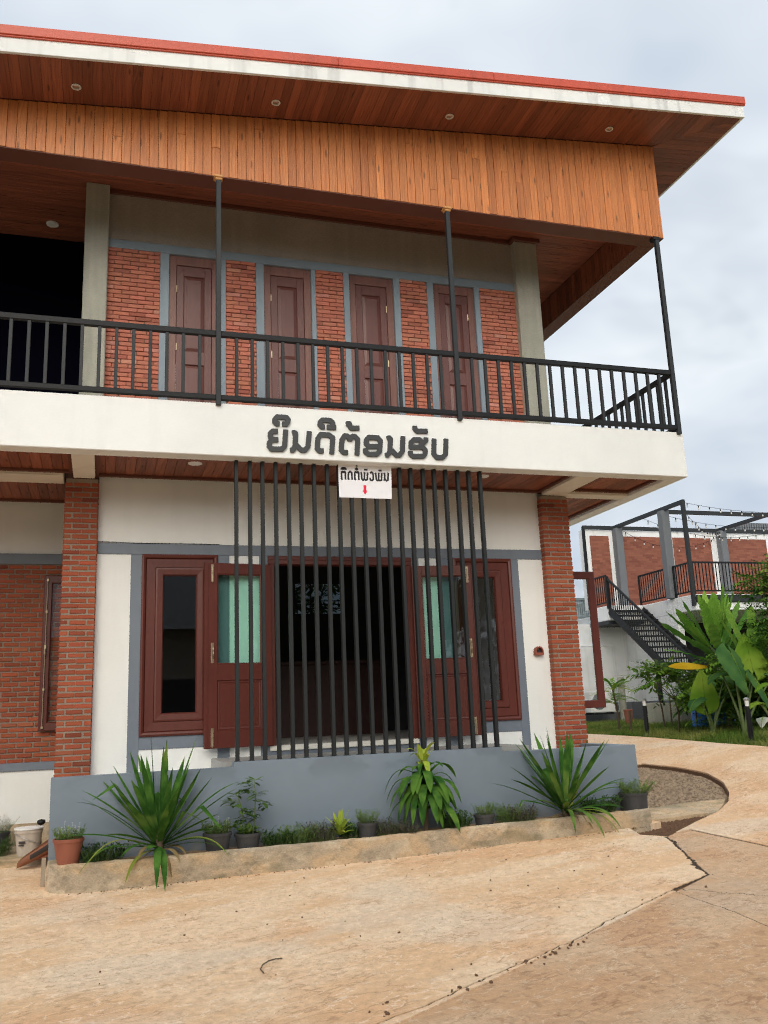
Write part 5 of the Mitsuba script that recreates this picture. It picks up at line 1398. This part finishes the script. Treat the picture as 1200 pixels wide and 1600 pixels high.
leafy_tree('leafy_tree', 'dark leafy tree at the right edge with a light green lower side', 'tree', 13.62, 15.4, 4.0,
           [(-.1, -.3, 2.2, .75), (.5, -.4, 2.6, .9), (.3, -.2, 3.2, .75), (-.45, -.5, 1.75, .6), (.2, -.7, 1.6, .7), (.9, -.6, 2.0, .9), (-.35, .2, 2.95, .45), (1.0, .2, 3.2, .8), (-.55, -.4, 1.15, .45), (.1, -.5, .9, .6), (.8, -.8, 1.2, .7)], 26000, 5, ['leaf_tree', 'leaf_tree_light', 'leaf_tree_light'], (.09, .15))
leafy_tree('dense_shrub', 'dense green shrub filling the space behind the right bollard', 'shrub', 12.85, 16.5, 1.4,
           [(0, 0, .5, .6), (.5, -.3, .7, .7), (1.0, -.6, .6, .7), (.6, .3, 1.2, .7), (1.4, -.4, 1.1, .7), (-.2, .6, .8, .5)], 13000, 6, ['leaf_tree', 'leaf_tree_light'], (.10, .18))
leafy_tree('dense_shrub', 'dark shrub behind the banana-like plants', 'shrub', 15.3, 19.6, 1.4, [(-.9, -.2, .65, .6), (0, 0, .8, .75), (.9, -.2, .8, .8), (.3, -.4, 1.2, .6), (1.6, -.4, 1.3, .8)], 10000, 8, ['leaf_tree', 'leaf_tree_light'], (.12, .2))
leafy_tree('leafy_shrub', 'loose shrub with narrow leaves left of the yellow leaf', 'shrub', 12.35, 17.6, 1.4, [(-.62, 0, 1.32, .15), (-.36, 0, 1.42, .18), (-.05, .1, 1.34, .2), (.25, .1, 1.2, .22), (-.5, 0, 1.12, .12)], 1100, 9, ['leaf_tree_light', 'leaf_herb'], (.14, .22), .025)
k = thing('palm_sapling', 'young sapling with a tuft of feathery light leaves before the annex wall', 'sapling'); x, y = 12.09, 19.6; z = gz(x, y); r = np.random.default_rng(12)
part(k, 'trunk', tube([(x, y, z - .05), (x - .03, y, z + .5), (x - .10, y, z + 1.0)], [.03, .026, .02], 8), 'stem_brown', smooth=True)
for i in range(19):
    az = i * 2.4; el = r.uniform(.1, 1.1); p0 = np.array([x - .09, y, z + r.uniform(.58, 1.05)]); dd = np.array([math.cos(az) * math.cos(el), math.sin(az) * math.cos(el), math.sin(el)]); m = MB()
    for j in range(12):
        p = p0 + dd * (.08 + .035 * j) - [0, 0, .02 * (j / 4) ** 2]
        m.add(*blade(p, az + (-1) ** j * .9, el * .5, .22, .062, .8, 4, .12, 'ovate'))
    m.add(*tube([p0, p0 + dd * .25, p0 + dd * .5 - [0, 0, .15]], [.006, .005, .003], 5)); part(k, 'frond', m, 'leaf_lime' if i % 3 == 0 else 'leaf_banana')
for i, (x, y, h, rr, lb) in enumerate(((11.95, 18.9, .50, .03, 'short dark stake in the grass left of the sapling'), (13.3, 19.2, .75, .02, 'thin bare stake in the grass right of the bollard'), (12.7, 17.4, .55, .018, 'thin stick in the grass before the blue barrels'))):
    single('garden_stake', MB().add(*tube([(x, y, gz(x, y) - .05), (x + .01, y, gz(x, y) + h)], rr, 7)), 'stem_brown', lb, 'stake', 'stakes in the grass')
k = thing('young_tree', 'thin young tree with a few leaves beside the left bollard', 'sapling'); x, y = 12.55, 18.4; z = gz(x, y)
part(k, 'trunk', tube([(x, y, z - .05), (x - .03, y, z + .5), (x - .10, y, z + .85), (x + .02, y, z + 1.0)], [.022, .02, .012, .005], 7), 'stem_brown', smooth=True)
r = np.random.default_rng(14); m = MB()
for i in range(26): m.add(*blade((x - .08 + r.normal(0, .07), y + r.normal(0, .07), z + r.uniform(.55, 1.0)), r.uniform(0, 6.28), r.uniform(-.3, .8), .18, .05, .9, 4, .12, 'ovate'))
part(k, 'crown', m, 'leaf_shrub')
k = thing('clay_pot', 'slim terracotta pot behind the sapling', 'pot'); part(k, 'wall', lathe([(0, 0), (.08, 0), (.12, .42), (.135, .44), (.12, .46), (.09, .38)], (13.75, 21.8, -.66), 20), 'terracotta', smooth=40)

# grass: one mass of blades on the lawn
r = np.random.default_rng(8); NB = 60000
gxs, gys = [], []
GP = LAWN.intersection(Polygon([(10.6, 10.2), (17, 10.2), (17, 25), (10, 25)]))
while len(gxs) < NB:
    x, y = r.uniform(10.6, 17, 50000), r.uniform(10.2, 25, 50000); ok = shapely.contains_xy(GP, x, y) & (r.random(50000) < np.clip(1.5 - (x - 11) / 5, .25, 1)); gxs += list(x[ok]); gys += list(y[ok])
gxs, gys = np.array(gxs[:NB]), np.array(gys[:NB]); zz = gz(gxs, gys) - .02
hgt = r.uniform(.05, .15, NB) * (.6 + .9 * meshkit.fbm(np.c_[gxs * 1.2, gys * 1.2, gxs * 0], 3, 4)); a = r.uniform(0, 6.28, NB); ln = r.uniform(.1, .7, NB) * hgt; wd = r.uniform(.006, .012, NB)
b0 = np.c_[gxs - np.sin(a) * wd, gys + np.cos(a) * wd, zz]; b1 = np.c_[gxs + np.sin(a) * wd, gys - np.cos(a) * wd, zz]; tp = np.c_[gxs + np.cos(a) * ln, gys + np.sin(a) * ln, zz + hgt]
V = np.stack([b0, b1, tp], 1).reshape(-1, 3); scene['grass'] = mikit.ply((V, np.arange(len(V)).reshape(-1, 3)), 'leaf_grass'); labels['grass'] = {'label': 'rough short grass on the strip beyond the lane', 'category': 'grass', 'kind': 'stuff'}

# ------------------------------------------------------------------ across the drive, behind the viewer: what the window panes reflect
nb = thing('neighbour_house', 'gabled neighbour house across the drive, seen only in the window panes', 'house')
part(nb, 'wall', boxes((-7, 6, -22, -14, -1.7, 3.6)), 'render_taupe')
g = [(-8, -23, 3.5), (-8, -13, 3.5), (-8, -18, 6.6), (7, -23, 3.5), (7, -13, 3.5), (7, -18, 6.6)]
part(nb, 'roof', (np.array(g, float), np.array([[0, 1, 4], [0, 4, 3], [1, 2, 5], [1, 5, 4], [2, 0, 3], [2, 3, 5], [0, 2, 1], [3, 4, 5]])), 'annex_gray')
part(nb, 'window', boxes((-3, 0, -14.02, -13.98, -.2, 1.6), (2, 4, -14.02, -13.98, -.2, 1.6)), 'interior_dark')
leafy_tree('boundary_hedge', 'long dense hedge added behind the viewer to darken the right window pane', 'hedge', 16, -13, 2.0, [(dx, 0, dz, 1.6) for dx in range(-9, 16, 2) for dz in (.8, 2.6)], 16000, 81, ['leaf_tree', 'leaf_dark'], (.4, .6), .1)  # added out of view to keep bright sky out of the pane reflections
for i, (x, y, s) in enumerate(((-12, -12, 1.0), (10, -12, 1.1), (16, -9, 1.2), (-18, -8, 1.1), (22, -3, 1.2))):
    leafy_tree('shade_tree', ['broad tree left of the neighbour house', 'broad tree right of the neighbour house', 'tall tree far right of the neighbour house', 'spreading tree far left of the neighbour house', 'tall tree beyond the lane on the right'][i] + ', behind the viewer', 'tree', x, y, 7 * s,
               [(0, 0, 5.5 * s, 2.4 * s), (1.8 * s, .5, 4.6 * s, 1.8 * s), (-1.8 * s, -.3, 4.8 * s, 1.8 * s), (.3, 1, 7 * s, 1.7 * s), (0, -1, 3.6 * s, 1.6 * s)], 9000, 30 + i, ['leaf_tree', 'leaf_dark'], (.35, .55), .25)
leafy_tree('garden_tree', 'leafy tree behind the house, seen through its back window', 'tree', 4.3, 21.5, 3.5, [(0, 0, 3.4, 1.2), (-.9, .3, 4.2, 1.0), (1.0, -.2, 4.4, 1.0), (0, .5, 5.0, 1.0)], 3500, 55, ['leaf_tree', 'leaf_tree_light'], (.2, .3), .12)
